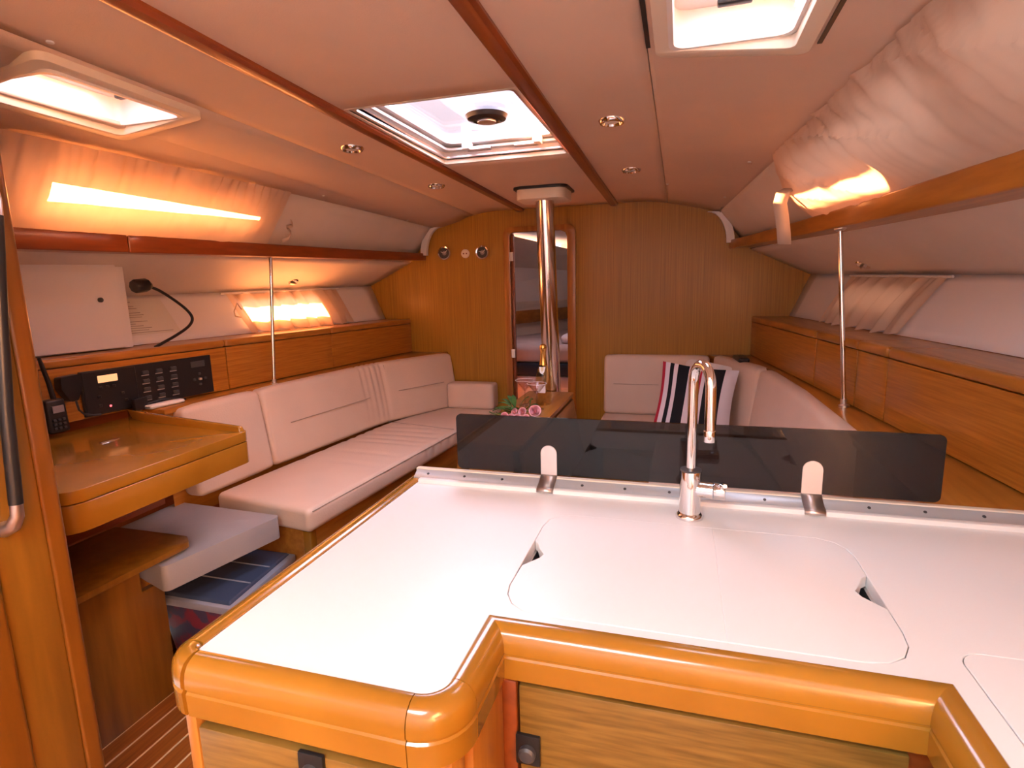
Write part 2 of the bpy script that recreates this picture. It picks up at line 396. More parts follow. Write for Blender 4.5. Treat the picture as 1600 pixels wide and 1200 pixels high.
for s, nm in ((-1, 'port'), (1, 'starboard')):
    W = thing('wall_' + nm, (s * 1.5, 1.7, 0), kind='structure'); wl[s] = W
    t = 1
    o = surf(lambda y: (s * (cx_(y) + .025), y, cz_(y) + .01), lambda y: (s * (fx_(y) + .125), y, 1.60), YA, D, WIN[s], taper=1 if s < 0 else 2).build('cabin_side', 'liner', W, smooth=True)
    solidify(o, .02, 0)
    o = surf(lambda y: (s * (fx_(y) + .13), y, 1.592), lambda y: (s * lx_(y), y, lz_(y)), YA, D, []).build('side_liner', 'liner', W, smooth=True); solidify(o, .012, 0)
    o = surf(lambda y: (s * lx_(y), y, lz_(y)), lambda y: (s * (kx_(y) + .225), y, KT - .005), YA, D, SWIN).build('hull_side', 'gelcoat', W, smooth=True); solidify(o, .02, 0)
    o = surf(lambda y: (s * (kx_(y) + .225), y, KT), lambda y: (s * min(kx_(y) + .1, 1.72), y, 0), YA, D, []).build('lower_hull', 'trim_dark', W, smooth=True); solidify(o, .02, 0)  # dark finish helps the space under the desk read as shade
    # white curved corner trim where the cabin side meets the bulkhead
    pts = [(s * (cx_(D) - .01 + .012 * 0), D - .006, cz_(D) + .01)]
    for k in range(9):
        a = k / 8; pts.append((s * (cx_(D) - .025 + .115 * math.sin(a * math.pi / 2)), D - .012, cz_(D) - .005 - .19 * (1 - math.cos(a * math.pi / 2))))
    rows = [[Vector(p) + Vector((s * dx, dy, 0)) for dx, dy in ((-.016, 0), (-.016, -.03), (.03, -.03), (.03, 0))] for p in pts[1:]]
    b = MB().grid(rows, True); b.f.append((0, 1, 2, 3)); b.f.append(tuple(len(rows) * 4 - 4 + k for k in range(4)))
    b.build('corner_trim', 'white', W, smooth=True)
    # glass
    for q, h in enumerate(WIN[s]):
        a = lambda y, v: Vector((s * (cx_(y) + .035), y, cz_(y) + .01)).lerp(Vector((s * (fx_(y) + .135), y, 1.60)), v)
        wd = thing('window_%d' % ({-1: 1, 1: 2}[s] + q * 2), a((h[0] + h[1]) / 2, .5), kind='structure')
        MB().grid([[a(y, h[2] - .05), a(y, h[3] + .05)] for y in lin(h[0] - .02, h[1] + .02, 8)]).build('window_pane', 'window_glass', wd)
    a = lambda y, v: Vector((s * (lx_(y) + .014), y, lz_(y))).lerp(Vector((s * (kx_(y) + .239), y, KT)), v)
    wd = thing('window_%d' % ({-1: 5, 1: 6}[s]), a(2.9, .5), kind='structure')
    MB().grid([[a(y, .25), a(y, .77)] for y in lin(2.58, 3.22, 5)]).build('window_pane', 'window_glass' if s < 0 else 'light_dimming_glass', wd)
    ring = [a(y, v) - Vector((s * .02, 0, 0)) for y, v in [(2.585, .26), (2.585, .76), (3.215, .76), (3.215, .26)]]
    MB().tube(ring, .008, 8, closed=True).build('window_frame', 'white', wd, smooth=True)
# aft end of the saloon, open above for the companionway
tag(box('wall_back', (-1.9, -1.56, -.05), (1.9, -1.5, 1.5), 'gelcoat'), kind='structure')
for s in (-1, 1):
    tag(box('trim_5' if s < 0 else 'trim_6', (s * 1.70, -1.5, -.05), (s * 1.76, YA, 2.05), 'gelcoat'), kind='structure')
tag(box('trim_7', (-1.76, -1.5, 2.0), (-.1, Y0c - .001, 2.02), 'gelcoat'), kind='structure')
# bulkhead with the door opening
DX0, DX1, DZ = -.392, .008, 1.762
top = [(x_, ceil_z(x_, D) + .05) for x_ in lin(1.15, -1.15, 20)]
poly = [(-1.75, -.05), (1.75, -.05), (1.75, 1.62), (1.3, 1.70)] + top + [(-1.3, 1.70), (-1.75, 1.62)]
door = [(DX0, .12), (DX1, .12), (DX1, DZ - .05), (DX1 - .015, DZ - .015), (DX1 - .05, DZ), (DX0 + .015, DZ), (DX0, DZ - .015)]
bk = MB().prism(poly, D, D + .03, lambda a, b, c: (a, c, b), [door]).build('wall_front', 'bulkhead')
tag(bk, kind='structure')
dr = thing('door_1', ((DX0 + DX1) / 2, D, .12), kind='structure')
outer = rrect(DX0 - .045, .08, DX1 + .055, DZ + .035, .05)
inner = rrect(DX0, .12, DX1, DZ, .03)
MB().prism(outer, D - .012, D + .034, lambda a, b, c: (a, c, b), [inner]).build('door_frame', 'wood_z', dr, bevel=.004)
box('door_seal', (DX0, D + .004, .14), (DX0 + .022, D + .034, DZ - .01), 'trim_dark', dr)
for z in (1.60, .93):
    box('hinge', (DX0 - .004, D - .016, z - .03), (DX0 + .022, D - .004, z + .03), 'white', dr, .002)
# fore cabin seen through the door
fc = thing('wall_bow', (0, 5, .5), kind='structure')
for s in (-1, 1):
    MB().grid([[(s * 1.15, D + .04, .3), (s * 1.25, D + .04, 1.05), (s * 1.25, D + .04, 1.25)], [(s * .25, 6.1, .3), (s * .35, 6.1, 1.05), (s * .40, 6.1, 1.25)]]).build('bow_side', 'liner', fc)
    MB().grid([[(s * 1.25, D + .04, 1.25), (s * 1.2, D + .04, 1.6)], [(s * .40, 6.1, 1.25), (s * .4, 6.1, 1.55)]]).build('bow_panel', 'gelcoat', fc)
    MB().grid([[(s * 1.2, D + .04, 1.6), (s * .75, D + .04, 1.84)], [(s * .4, 6.1, 1.55), (s * .2, 6.1, 1.72)]]).build('bow_liner', 'liner', fc)
    MB().hexa([(s * 1.235, D + .04, 1.05), (s * 1.19, D + .04, 1.05), (s * .30, 6.1, 1.05), (s * .345, 6.1, 1.05)], [(s * 1.235, D + .04, 1.17), (s * 1.19, D + .04, 1.17), (s * .30, 6.1, 1.17), (s * .345, 6.1, 1.17)]).build('bow_rail', 'wood_y', fc, bevel=.004)
MB().prism([(-1.2, D + .04), (1.2, D + .04), (.5, 6.15), (-.5, 6.15)], 1.83, 1.85, holes=[[(-.35, 4.02), (.15, 4.02), (.15, 4.45), (-.35, 4.45)]]).build('bow_ceiling', 'liner', fc)  # unseen opening added for the fore cabin lamp
MB().box((-.5, 6.1, .2), (.5, 6.14, 1.9)).build('bow_end', 'liner', fc)
MB().box((-1.2, D + .04, .02), (1.2, 6.1, .08)).build('bow_sole', 'floor', fc)
bt = thing('berth', (0, 5, .1), 'bow berth with dusky pink cover seen through the bulkhead doorway', 'bed')
MB().prism([(-1.16, 4.25), (1.16, 4.25), (.33, 6.0), (-.33, 6.0)], .1, .60).build('berth_base', 'liner', bt, bevel=.01)
MB().prism([(-1.16, 4.22), (1.16, 4.22), (.32, 6.0), (-.32, 6.0)], .60, .70).build('berth_front_band', 'bed_cloth', bt, bevel=.02)
MB().prism([(-1.15, 4.24), (1.15, 4.24), (.31, 6.0), (-.31, 6.0)], .80, .94).build('cover', 'bed_cloth', bt, bevel=.045, seg=4)
MB().prism([(-1.155, 4.22), (1.155, 4.22), (.31, 6.0), (-.31, 6.0)], .70, .80).build('mattress', 'navy_cloth', bt, bevel=.02)
tag(cushion('pillow', [[(-.16, 4.35, .945), (-.16, 4.62, .945), (-.16, 4.62, 1.01), (-.16, 4.35, 1.01)], [(.25, 4.35, .945), (.25, 4.62, .945), (.25, 4.62, 1.01), (.25, 4.35, 1.01)]], 'cl_white', .03, .012), 'white pillow on the bow berth beyond the steel post', 'pillow')

# ------------------------------------------------------------------ things: hatches
def hatch(s):
    x0, y0, x1, y1 = HS; cxm = s * (x0 + x1) / 2
    t = thing('deck_hatch', (cxm, (y0 + y1) / 2, 1.95), 'white framed deck hatch in the ceiling above the ' + ('chart desk' if s < 0 else 'galley tap'), 'hatch')
    def tr(a, b, c): a2 = a; return (s * a2, b, ceil_z(a2, b) + c)
    MB().prism(rrect(x0 - .03, y0 - .035, x1 + .03, y1 + .035, .03), -.02, .006, tr, [rrect(x0 + .004, y0 + .004, x1 - .004, y1 - .004, .02)]).build('frame', 'cream', t, bevel=.004)
    MB().prism(rrect(x0 + .001, y0 + .001, x1 - .001, y1 - .001, .03), 1.925, 2.03, lambda a, b, c: (s * a, b, c), [rrect(x0 + .012, y0 + .012, x1 - .012, y1 - .012, .03)]).build('coaming', 'white', t, smooth=True)
    MB().prism(rrect(x0 + .01, y0 + .01, x1 - .01, y1 - .01, .03), 2.004, 2.014, lambda a, b, c: (s * a, b, c), [rrect(x0 + .04, y0 + .045, x1 - .04, y1 - .05, .04)]).build('lid_frame', 'white', t, bevel=.003)
    MB().prism(rrect(x0 + .03, y0 + .035, x1 - .03, y1 - .035, .04), 2.018, 2.026, lambda a, b, c: (s * a, b, c)).build('pane', 'hatch_glass', t)
    h = MB().box((cxm - .035, y1 - .095, 1.972), (cxm + .035, y1 - .072, 1.988)).build('handle', 'black', t, bevel=.004)
    if s > 0:
        for xa in (x0 - .052, x1 + .045):
            MB().add([(xa, y0 - .03, ceil_z(xa, y0) - .003), (xa + .01, y0 - .03, ceil_z(xa, y0) - .003), (xa + .01, y1 + .02, ceil_z(xa, y1) - .003), (xa, y1 + .02, ceil_z(xa, y1) - .003),
                      (xa, y0 - .03, ceil_z(xa, y0) + .004), (xa + .01, y0 - .03, ceil_z(xa, y0) + .004), (xa + .01, y1 + .02, ceil_z(xa, y1) + .004), (xa, y1 + .02, ceil_z(xa, y1) + .004)],
                     [(0, 1, 2, 3), (4, 5, 6, 7), (0, 1, 5, 4), (1, 2, 6, 5), (2, 3, 7, 6), (3, 0, 4, 7)]).build('blind_slot', 'black', t)
hatch(-1); hatch(1)
x0, y0, x1, y1 = HC
t = thing('deck_hatch', (0, 2.05, 1.95), 'large hatch between the two ceiling battens with round vent and hinges', 'hatch')
fr = MB()
ident = lambda a, b, c: (a, b, c)
MB().prism(rrect(x0 - .0, y0, x1, y1, .012), -.001, .03, lambda a, b, c: (a, b, ceil_z(a, b) + c), [rrect(x0 + .012, y0 + .012, x1 - .012, y1 - .012, .012)]).build('outer_lip', 'cream', t, bevel=.002)
MB().prism(rrect(x0 + .001, y0 + .001, x1 - .001, y1 - .001, .012), 1.955, 2.03, ident, [rrect(x0 + .012, y0 + .012, x1 - .012, y1 - .012, .012)]).build('coaming', 'liner', t)
MB().prism(rrect(x0 + .01, y0 + .01, x1 - .01, y1 - .01, .02), 1.958, 1.966, ident, [rrect(x0 + .026, y0 + .026, x1 - .026, y1 - .026, .02)]).build('inner_ring', 'steel', t, bevel=.003)
MB().prism(rrect(x0 + .011, y0 + .011, x1 - .011, y1 - .011, .02), 1.986, 1.996, ident, [rrect(x0 + .040, y0 + .045, x1 - .030, y1 - .045, .03)]).build('lid_frame', 'white', t, bevel=.004)
MB().prism(rrect(x0 + .011, y0 + .011, x1 - .011, y1 - .011, .02), 2.006, 2.016, ident, [rrect(x0 + .055, y0 + .07, x1 - .055, y1 - .07, .04)]).build('pane_surround', 'white', t, bevel=.004)
MB().prism(rrect(x0 + .02, y0 + .02, x1 - .02, y1 - .02, .03), 2.020, 2.027, ident).build('pane', 'hatch_glass', t)
v = MB().lathe([(.072, 0), (.078, -.012), (.07, -.026), (.05, -.032), (.045, -.026), (.036, -.03)], (.055, 2.05, 2.020)).build('vent', 'black', t, smooth=True)
MB().lathe([(.034, -.028), (.034, -.036), (.026, -.038), (.0, -.038)], (.055, 2.05, 2.020)).build('vent_knob', 'steel', v, smooth=True) if False else None
o = MB().lathe([(.034, -.024), (.034, -.037), (.024, -.039), (.0001, -.039)], (.055, 2.05, 2.020)); o.build('vent_knob', 'steel', t, smooth=True)
for xh in (-.14, .165):
    MB().box((xh - .016, 2.335, 1.972), (xh + .016, 2.395, 2.006)).build('hinge', 'white', t, bevel=.006)
    MB().tube([(xh, 2.372, 1.976), (xh + (.10 if xh < 0 else -.10), 2.378, 1.978)], .010, 10).build('hinge_arm', 'steel', t, smooth=True)
# ceiling spotlights
lt = [(-1, 2.05, 'over the cream settee, beside the batten'), (-1, 2.85, 'on the settee side, closer to the mast collar'), (1, 2.05, 'on the galley side, in line with the tap'), (1, 2.85, 'on the galley side, closer to the bulkhead')]
for s, y, tx in lt:
    xx = s * .503; z = ceil_z(xx, y)
    t = thing('ceiling_light', (xx, y, z), 'small round chrome spotlight in the ceiling ' + tx, 'light', 'ceiling spotlights')
    MB().lathe([(.001, -.004), (.03, -.004), (.034, -.012), (.040, -.012), (.046, -.004), (.047, .001)], (xx, y, z), n=32).build('rim', 'chrome', t, smooth=True)
    MB().lathe([(.0001, -.010), (.018, -.009), (.027, -.005)], (xx, y, z), n=24).build('lens', 'lens', t, smooth=True)
# swivel reading lights under the side liners
def liner_pt(s, y, f): return Vector((s * (fx_(y) + .13), y, 1.592)).lerp(Vector((s * lx_(y), y, lz_(y))), f)
for s in (-1, 1):
    y = 2.98; p = liner_pt(s, y, .72); nrm = Vector((-s * .35, -.25, -.9)).normalized()
    t = thing('reading_light', p, 'small oval brass-coloured reading light above the curtained port on the ' + ('settee' if s < 0 else 'galley') + ' side', 'light', 'reading lights')
    MB().lathe([(.033, .004), (.036, -.004), (.03, -.010), (.0001, -.012)], p, -nrm if False else (-nrm.x, -nrm.y, -nrm.z), 24).build('mount', 'chrome', t, smooth=True)
    MB().tube([p + nrm * .012 - Vector((0, .03, 0)), p + nrm * .016, p + nrm * .012 + Vector((0, .03, 0))], [.008, .013, .008], 10).build('lamp_head', 'steel', t, smooth=True)
# screw caps
for k, (xx, y, wh) in enumerate([(-.62, 1.02, 'just aft of the hatch over the desk'), (-1.02, 2.60, 'just forward of the long curtain over the settee'), (-.98, 3.45, 'over the settee, close to the bulkhead'), (1.0, 2.62, 'forward of the galley-side long curtain'), (.96, 3.38, 'close to the bulkhead on the galley side'), (.66, 3.2, 'beside the ceiling seam on the galley side')]):
    z = ceil_z(xx, y)
    tag(MB().lathe([(.008, .003), (.008, -.003), (.0001, -.005)], (xx, y, z), n=12).build('screw_cap', 'white', smooth=True), 'tiny white screw cap in the ceiling ' + wh, 'screw cap', 'white screw caps in the ceiling')

# ------------------------------------------------------------------ overhead shelves
for s in (-1, 1):
    t = thing('overhead_shelf', (s * 1.2, 1.8, 1.59), 'long wooden shelf lip running under the long curtain on the ' + ('desk' if s < 0 else 'galley') + ' side', 'shelf')
    def strip(a, b, z0, z1, y0, y1, name, m, bev=0):
        rows = []
        for y in lin(y0, y1, 30):
            rows.append([(s * (fx_(y) + a), y, z0(y)), (s * (fx_(y) + b), y, z0(y)), (s * (fx_(y) + b), y, z1(y)), (s * (fx_(y) + a), y, z1(y))])
        bb = MB().grid(rows, True); bb.f.append((0, 1, 2, 3)); n_ = len(rows) * 4; bb.f.append((n_ - 4, n_ - 3, n_ - 2, n_ - 1))
        return bb.build(name, m, t, bevel=bev, seg=3, angle=50)
    seams = [(YA, 1.72), (1.722, D - .005)] if s < 0 else [(YA, D - .005)]
    for a_, b_ in seams: strip(0, .022, fzb, fzt, a_, b_, 'fiddle', 'trim_dark' if s < 0 else 'trim_y' if False else 'wood_y', .006)
    strip(.018, .14, lambda y: fzb(y) + .002, lambda y: fzb(y) + .018, YA, D - .005, 'shelf_board', 'wood_y', 0)
# support poles
for s in (-1, 1):
    xx = s * 1.30; y = 2.45 if s < 0 else 2.42; xt = s * (fx_(2.45) + .045)
    if s < 0: xx = -1.262; y1_, y2_ = 2.46, 2.39; xb = -1.266
    t = thing('support_pole', (s * 1.262, 2.4, .93), 'thin steel pole from shelf to side ledge on the ' + ('settee side, before the lit curtain' if s < 0 else 'galley side, before the pleated curtain'), 'pole', 'thin steel support poles')
    if s < 0: a, b = Vector((-1.268, 2.40, .925)), Vector((-1.262, 2.46, 1.59))
    else: a, b = Vector((1.325, 2.27, .935)), Vector((1.275, 2.29, 1.575))
    MB().tube([a, b], .0085, 12).build('rod', 'chrome', t, smooth=True)
    MB().lathe([(.018, 0), (.018, .008), (.011, .012), (.011, .03)], a, b - a, 16).build('foot_flange', 'steel', t, smooth=True)
    MB().lathe([(.02, -.004), (.02, .006), (.011, .012)], b, a - b, 16).build('top_flange', 'steel', t, smooth=True)

# ------------------------------------------------------------------ curtains
def curtain(name, A, B, y0, y1, s, amp, freq, label, grp=None, seed=0, ny=240, nv=26, sag=.02, diag=0, fore=None, fold=.0, port=0, ridge=0):
    rnd = random.Random(seed); ph = [rnd.uniform(0, 6) for _ in range(8)]
    rows = []
    for i in range(ny + 1):
        u = i / ny; row = []
        for j in range(nv + 1):
            v = j / nv; y = y0 + (y1 - y0) * u + diag * v * (1 - v)
            yy = y + .02 * math.sin(9 * y + ph[0])
            p = Vector(A(y)).lerp(Vector(B(y)), v)
            env = amp * ((1 - v) ** 1.3 * 1.0 + .22)
            yw = yy + .35 * diag * v; k_ = freq / 6.28
            off = env * (1.5 * noise.noise((yw * k_ * 1.1, v * .8, seed)) + .9 * noise.noise((yw * k_ * 2.1, v * 1.2, seed + 7))) + .35 * env * math.sin(freq * 1.3 * yy + ph[1]) * max(0, 1 - 2.2 * v)
            rg = 1 - abs(noise.noise((yw * 3.1 + 2.2 * v * (1 if fold > .02 else .6), v * .7, seed + 21))) * 2
            off += ridge * max(0, rg) ** 3 * (1 - .5 * v)
            off += port * (math.sin(52 * yy + ph[5]) + .5 * math.sin(83 * yy + ph[6] + v)) * (.6 + .4 * v)
            off += fold * noise.noise((yw * 2.6 + 1.6 * v, v * 1.3, seed + 3)) * math.sin(math.pi * min(1, v * 1.1))
            off += sag * math.sin(math.pi * v) * (1 + .35 * math.sin(2.3 * y + ph[4]))
            e = min(u, 1 - u); off *= min(1, e * 18 + .2)
            p += Vector((-s * off * .9, 0, -off * .3)); row.append(p)
        rows.append(row)
    return MB().grid(rows)
for s in (-1, 1):
    t = thing('long_curtain', (s * 1.2, 1.2, 1.65), 'long gathered cream curtain over the cabin-side window above the ' + ('desk and settee' if s < 0 else 'galley and starboard lockers'), 'curtain', None)
    A = lambda y: (s * (cx_(y) - .004), y, cz_(y) - .004); B = lambda y: (s * (fx_(y) + .032), y, fzt(y) - .03)
    yend = 2.42 if s < 0 else 2.47
    c = curtain('', A, B, -.3, yend, s, .011 if s < 0 else .009, 100 if s < 0 else 75, '', None, 3 + s, ny=420, sag=.016 if s < 0 else .03, diag=0 if s < 0 else .5, fold=.014 if s < 0 else .045, ridge=.010 if s < 0 else .016)
    o = c.build('cloth', 'curtain', t, smooth=True)
    if s > 0:
        pts = [(1.135, 2.46, 1.745), (1.108, 2.45, 1.73), (1.098, 2.44, 1.69), (1.105, 2.435, 1.65), (1.114, 2.432, 1.59), (1.12, 2.43, 1.535)]
        rows = [[Vector(p) + Vector((-.024, .004, 0)), Vector(p) + Vector((.024, -.004, -.004))] for p in pts]
        b = MB().grid(rows).build('tie_strap', 'strap', t, smooth=True); solidify(b, .002, 0)
    else:
        pts = [(-1.10, 2.43, 1.74), (-1.12, 2.47, 1.725), (-1.14, 2.445, 1.715), (-1.135, 2.47, 1.69), (-1.16, 2.48, 1.665), (-1.175, 2.45, 1.65)]
        rows = [[Vector(p) + Vector((0, 0, -.008)), Vector(p) + Vector((0, 0, .01))] for p in pts]
        b = MB().grid(rows).build('tie_strap', 'strap', t, smooth=True); solidify(b, .002, 0)
for s in (-1, 1):
    ya, yb = (2.56, 3.42) if s < 0 else (2.46, 3.24)
    t = thing('port_curtain', (s * 1.5, 2.9, KT), 'short pleated cream curtain on a white rail above the ' + ('settee lockers, glowing' if s < 0 else 'lockers behind the steel pole'), 'curtain')
    A = lambda y: (s * (lx_(y) - .034), y, lz_(y) - .008); B = lambda y: (s * (kx_(y) + .195), y, KT + .006)
    c = curtain('', A, B, ya, yb, s, .010, 80, '', None, 11 + s, ny=200, nv=16, sag=.020, port=.019)
    c.build('cloth', 'curtain', t, smooth=True)
    MB().tube([Vector(A(ya - .03)), Vector(A((ya + yb) / 2)), Vector(A(yb + .03))], .0055, 8).build('rail', 'white', t, smooth=True)
    if s < 0:
        P_ = lambda y, z: Vector((-(kx_(y) + .27), y, z))
        MB().tube([P_(2.56, 1.345), P_(2.535, 1.30), P_(2.54, 1.275), P_(2.585, 1.265), P_(2.60, 1.29), P_(2.57, 1.33)], .0035, 6, closed=True).build('tie_strap', 'strap', t, smooth=True)

# ------------------------------------------------------------------ lockers, side shelves
def locker(s, y0, y1, label, door_rows=1):
    ym = (y0 + y1) / 2
    t = thing('side_locker', (s * kx_(ym), ym, KB), label, 'locker', 'wooden lockers behind the seats')
    g = .004; ys = lin(y0 + g, y1 - g, 8)
    def slab(a, b, z0, z1, nm, m, bev):
        rows = [[(s * (kx_(y) + a), y, z0), (s * (kx_(y) + b), y, z0), (s * (kx_(y) + b), y, z1), (s * (kx_(y) + a), y, z1)] for y in ys]
        bb = MB().grid(rows, True); n_ = len(rows) * 4; bb.f += [(0, 1, 2, 3), (n_ - 4, n_ - 3, n_ - 2, n_ - 1)]
        return bb.build(nm, m, t, bevel=bev, seg=4, angle=50)
    slab(.004, .02, KB + .002, KT - .036, 'door', 'locker', .002)
    slab(0, .03, KT - .034, KT, 'top_rail', 'wood_y', .010)
    slab(.028, .222, KT - .012, KT - .001, 'top_board', 'wood_y', 0)
    slab(.022, .20, KB - .0, KB + .01, 'bottom_board', 'wood_y', 0)
for y0, y1, l in [(.2, 2.206, 'wooden locker front carrying the black switch panel'), (2.206, 2.953, 'middle wooden locker behind the long settee, steel pole before it'), (2.953, D - .004, 'wooden locker behind the settee, touching the bulkhead, speckled grain')]:
    locker(-1, y0, y1, l)
for y0, y1, l in [(2.70, D - .004, 'dark wooden locker touching the bulkhead on the galley side'), (2.28, 2.70, 'wooden locker directly behind the galley-side steel pole'), (2.05, 2.28, 'narrow wooden locker between the pole and the long lit locker'), (.2, 2.05, 'long sunlit wooden locker beside the galley, beyond the smoked screen')]:
    locker(1, y0, y1, l)
for s in (-1, 1):
    b = MB(); rows = []
    inn = (lambda y: 1.23) if s < 0 else (lambda y: 1.20)
    for y in lin(1.27 if s > 0 else 1.75, D - .004, 20):
        xi = {-1: max(.80, 1.275 if y < 2.3 else (1.275 - .12 * (y - 2.3))), 1: 1.24 if y < 2.2 else 1.24 - .03 * (y - 2.2)}[s] if y < 3.25 else max(.85, (1.165 if s < 0 else 1.20) - .5 * (y - 3.25))
        rows.append([(s * xi, y, KB - .022), (s * (kx_(y) + .03), y, KB - .022), (s * (kx_(y) + .03), y, KB - .001), (s * xi, y, KB - .001)])
    b.grid(rows, True); n_ = len(rows) * 4; b.f += [(0, 1, 2, 3), (n_ - 4, n_ - 3, n_ - 2, n_ - 1)]
    tl = thing('side_ledge', (s * 1.3, 2.6, .44)); b.build('board', 'wood_y', tl, bevel=.002)
    MB().grid([[(s * (r_[0][0] * s + .012), r_[0][1], .44), (s * (r_[0][0] * s + .012), r_[0][1], KB - .023)] for r_ in rows]).build('front_board', 'wood_y', tl)
    tag(tl, 'wooden ledge between the seat backs and the ' + ('settee-side lockers' if s < 0 else 'galley-side lockers, pole standing on it'), 'ledge')
tag(cushion('small_black_case', [[(1.07, 3.42, .936), (1.13, 3.42, .936), (1.13, 3.42, .962), (1.07, 3.42, .962)], [(1.05, 3.60, .936), (1.12, 3.60, .936), (1.12, 3.60, .962), (1.05, 3.60, .962)]], 'black', .01, .002), 'small black case lying on the ledge behind the seat corner', 'case')
# white electrics locker above the desk
t = thing('electrics_locker', (-1.53, 1.3, KT), 'white hull-side locker with one small dark knob, above the switch panel', 'locker')
fxw = lambda y: -(kx_(y) + .135)
rows = [[(fxw(y), y, KT + .002), (fxw(y) - .072, y, KT + .002), (fxw(y) - .03, y, 1.553), (fxw(y), y, 1.553)] for y in (.9, 1.4, 1.87)]
b = MB().grid(rows, True); b.f += [(0, 1, 2, 3), (8, 9, 10, 11)]; b.build('carcass', 'gelcoat', t, bevel=.003)
rows = [[(fxw(y) + .012, y, KT + .006), (fxw(y) + .001, y, KT + .006), (fxw(y) + .001, y, 1.548), (fxw(y) + .012, y, 1.548)] for y in (.9, 1.4, 1.83)]
b = MB().grid(rows, True); b.f += [(0, 1, 2, 3), (8, 9, 10, 11)]; b.build('door', 'gelcoat', t, bevel=.003)
MB().lathe([(.010, 0), (.010, .008), (.0001, .011)], (fxw(1.75) + .012, 1.75, 1.385), (1, 0, 0), 16).build('knob', 'dark_grey', t, smooth=True)
# notice sheet with lines of print behind the cable
hp = lambda y, z: Vector((-((kx_(y) + .225) + (lx_(y) - kx_(y) - .225) * (z - KT) / (lz_(y) - KT)) + .013, y, z))
t = thing('notice', hp(2.0, 1.3), 'printed white notice sheet behind the black cable, beside the white locker', 'notice')
b = MB().grid([[hp(1.875, 1.222), hp(1.875, 1.385)], [hp(2.19, 1.222), hp(2.19, 1.385)]]).build('sheet', 'paper', t); solidify(b, .001, 0)
inkb = MB()
z = 1.368; rn = random.Random(5)
for k in range(15):
    if k in (1, 4, 8): z -= .010; continue
    L_ = rn.uniform(.10, .17) if k > 0 else .14
    if k == 14: L_ = .26
    a_, c_ = 1.895, 1.895 + L_
    inkb.add([hp(a_, z) + Vector((.0015, 0, 0)), hp(c_, z) + Vector((.0015, 0, 0)), hp(c_, z + .0022) + Vector((.0015, 0, 0)), hp(a_, z + .0022) + Vector((.0015, 0, 0))], [(0, 1, 2, 3)]); z -= .0098
tag(inkb.build('printed_text', 'ink', t))
# black plug and cable
t = thing('shore_cable', (-1.47, 1.95, KT), 'black cable with chunky plug hanging beside the white locker', 'cable')
P_ = [(-1.485, 1.925, 1.440), (-1.48, 1.98, 1.42), (-1.475, 2.05, 1.375), (-1.47, 2.11, 1.325), (-1.467, 2.13, 1.285), (-1.465, 2.10, 1.25), (-1.46, 2.02, 1.215), (-1.455, 1.94, 1.188), (-1.45, 1.90, 1.176)]
sp = []
for i in range(len(P_) - 1):
    p0, p1, p2, p3 = [Vector(P_[max(0, min(len(P_) - 1, i + d))]) for d in (-1, 0, 1, 2)]
    for k in range(6):
        q = k / 6; sp.append(.5 * ((2 * p1) + (p2 - p0) * q + (2 * p0 - 5 * p1 + 4 * p2 - p3) * q * q + (3 * p1 - p0 - 3 * p2 + p3) * q ** 3))
sp.append(Vector(P_[-1]))
MB().tube(sp, .0065, 10).build('cord', 'black', t, smooth=True)
MB().tube([(-1.485, 1.865, 1.437), (-1.485, 1.873, 1.438), (-1.485, 1.925, 1.443), (-1.485, 1.95, 1.438)], [.026, .030, .030, .012], 8).build('plug', 'black', t, bevel=.003)
# switch panel
face = lambda y: -(kx_(y) + .004) if False else -kx_(y) + 0.001
t = thing('switch_panel', (-1.38, 1.82, .94), 'long black switch panel with amber display on the wooden locker front', 'control panel')
def fp(y, z, o_=0): return Vector((-kx_(y) + .001 + o_, y, z))
def slab2(y0, y1, z0, z1, o0, o1, nm, m, par=t, bev=.0015):
    lo = [fp(y0, z0, o0), fp(y1, z0, o0), fp(y1, z1, o0), fp(y0, z1, o0)]; hi = [fp(y0, z0, o1), fp(y1, z0, o1), fp(y1, z1, o1), fp(y0, z1, o1)]
    return MB().hexa(lo, hi).build(nm, m, par, bevel=bev, seg=1)
slab2(1.545, 2.105, .944, 1.118, -.004, .010, 'panel_plate', 'black')
slab2(1.548, 1.75, .948, 1.114, .010, .013, 'instrument_plate', 'black')
slab2(1.60, 1.675, 1.068, 1.096, .013, .016, 'display', 'amber')
slab2(1.630, 1.637, .969, .976, .013, .018, 'indicator_lamp', 'red_lamp')
for (y_, z_) in [(1.59, 1.01), (1.68, 1.01), (1.59, .975), (1.69, .98), (1.60, 1.045), (1.625, 1.045), (1.65, 1.045)]:
    slab2(y_, y_ + .012, z_, z_ + .010, .013, .019, 'button', 'black')
for c_ in (1.775, 1.835, 1.90):
    for z_ in (.97, 1.005, 1.04, 1.075):
        slab2(c_, c_ + .026, z_, z_ + .014, .010, .018, 'switch', 'dark_grey')
        slab2(c_ - .002, c_ + .030, z_ - .007, z_ - .003, .0102, .0112, 'switch_label', 'ink', bev=0)
for (dy, dz) in ((0, 0), (.028, 0), (-.028, 0), (0, .024), (0, -.024)):
    slab2(2.035 + dy - .006, 2.035 + dy + .006, 1.015 + dz - .005, 1.015 + dz + .005, .010, .018 if dy or dz else .022, 'pad_button', 'steel' if not (dy or dz) else 'dark_grey')
slab2(2.00, 2.07, 1.07, 1.098, .010, .012, 'display', 'dark_grey')
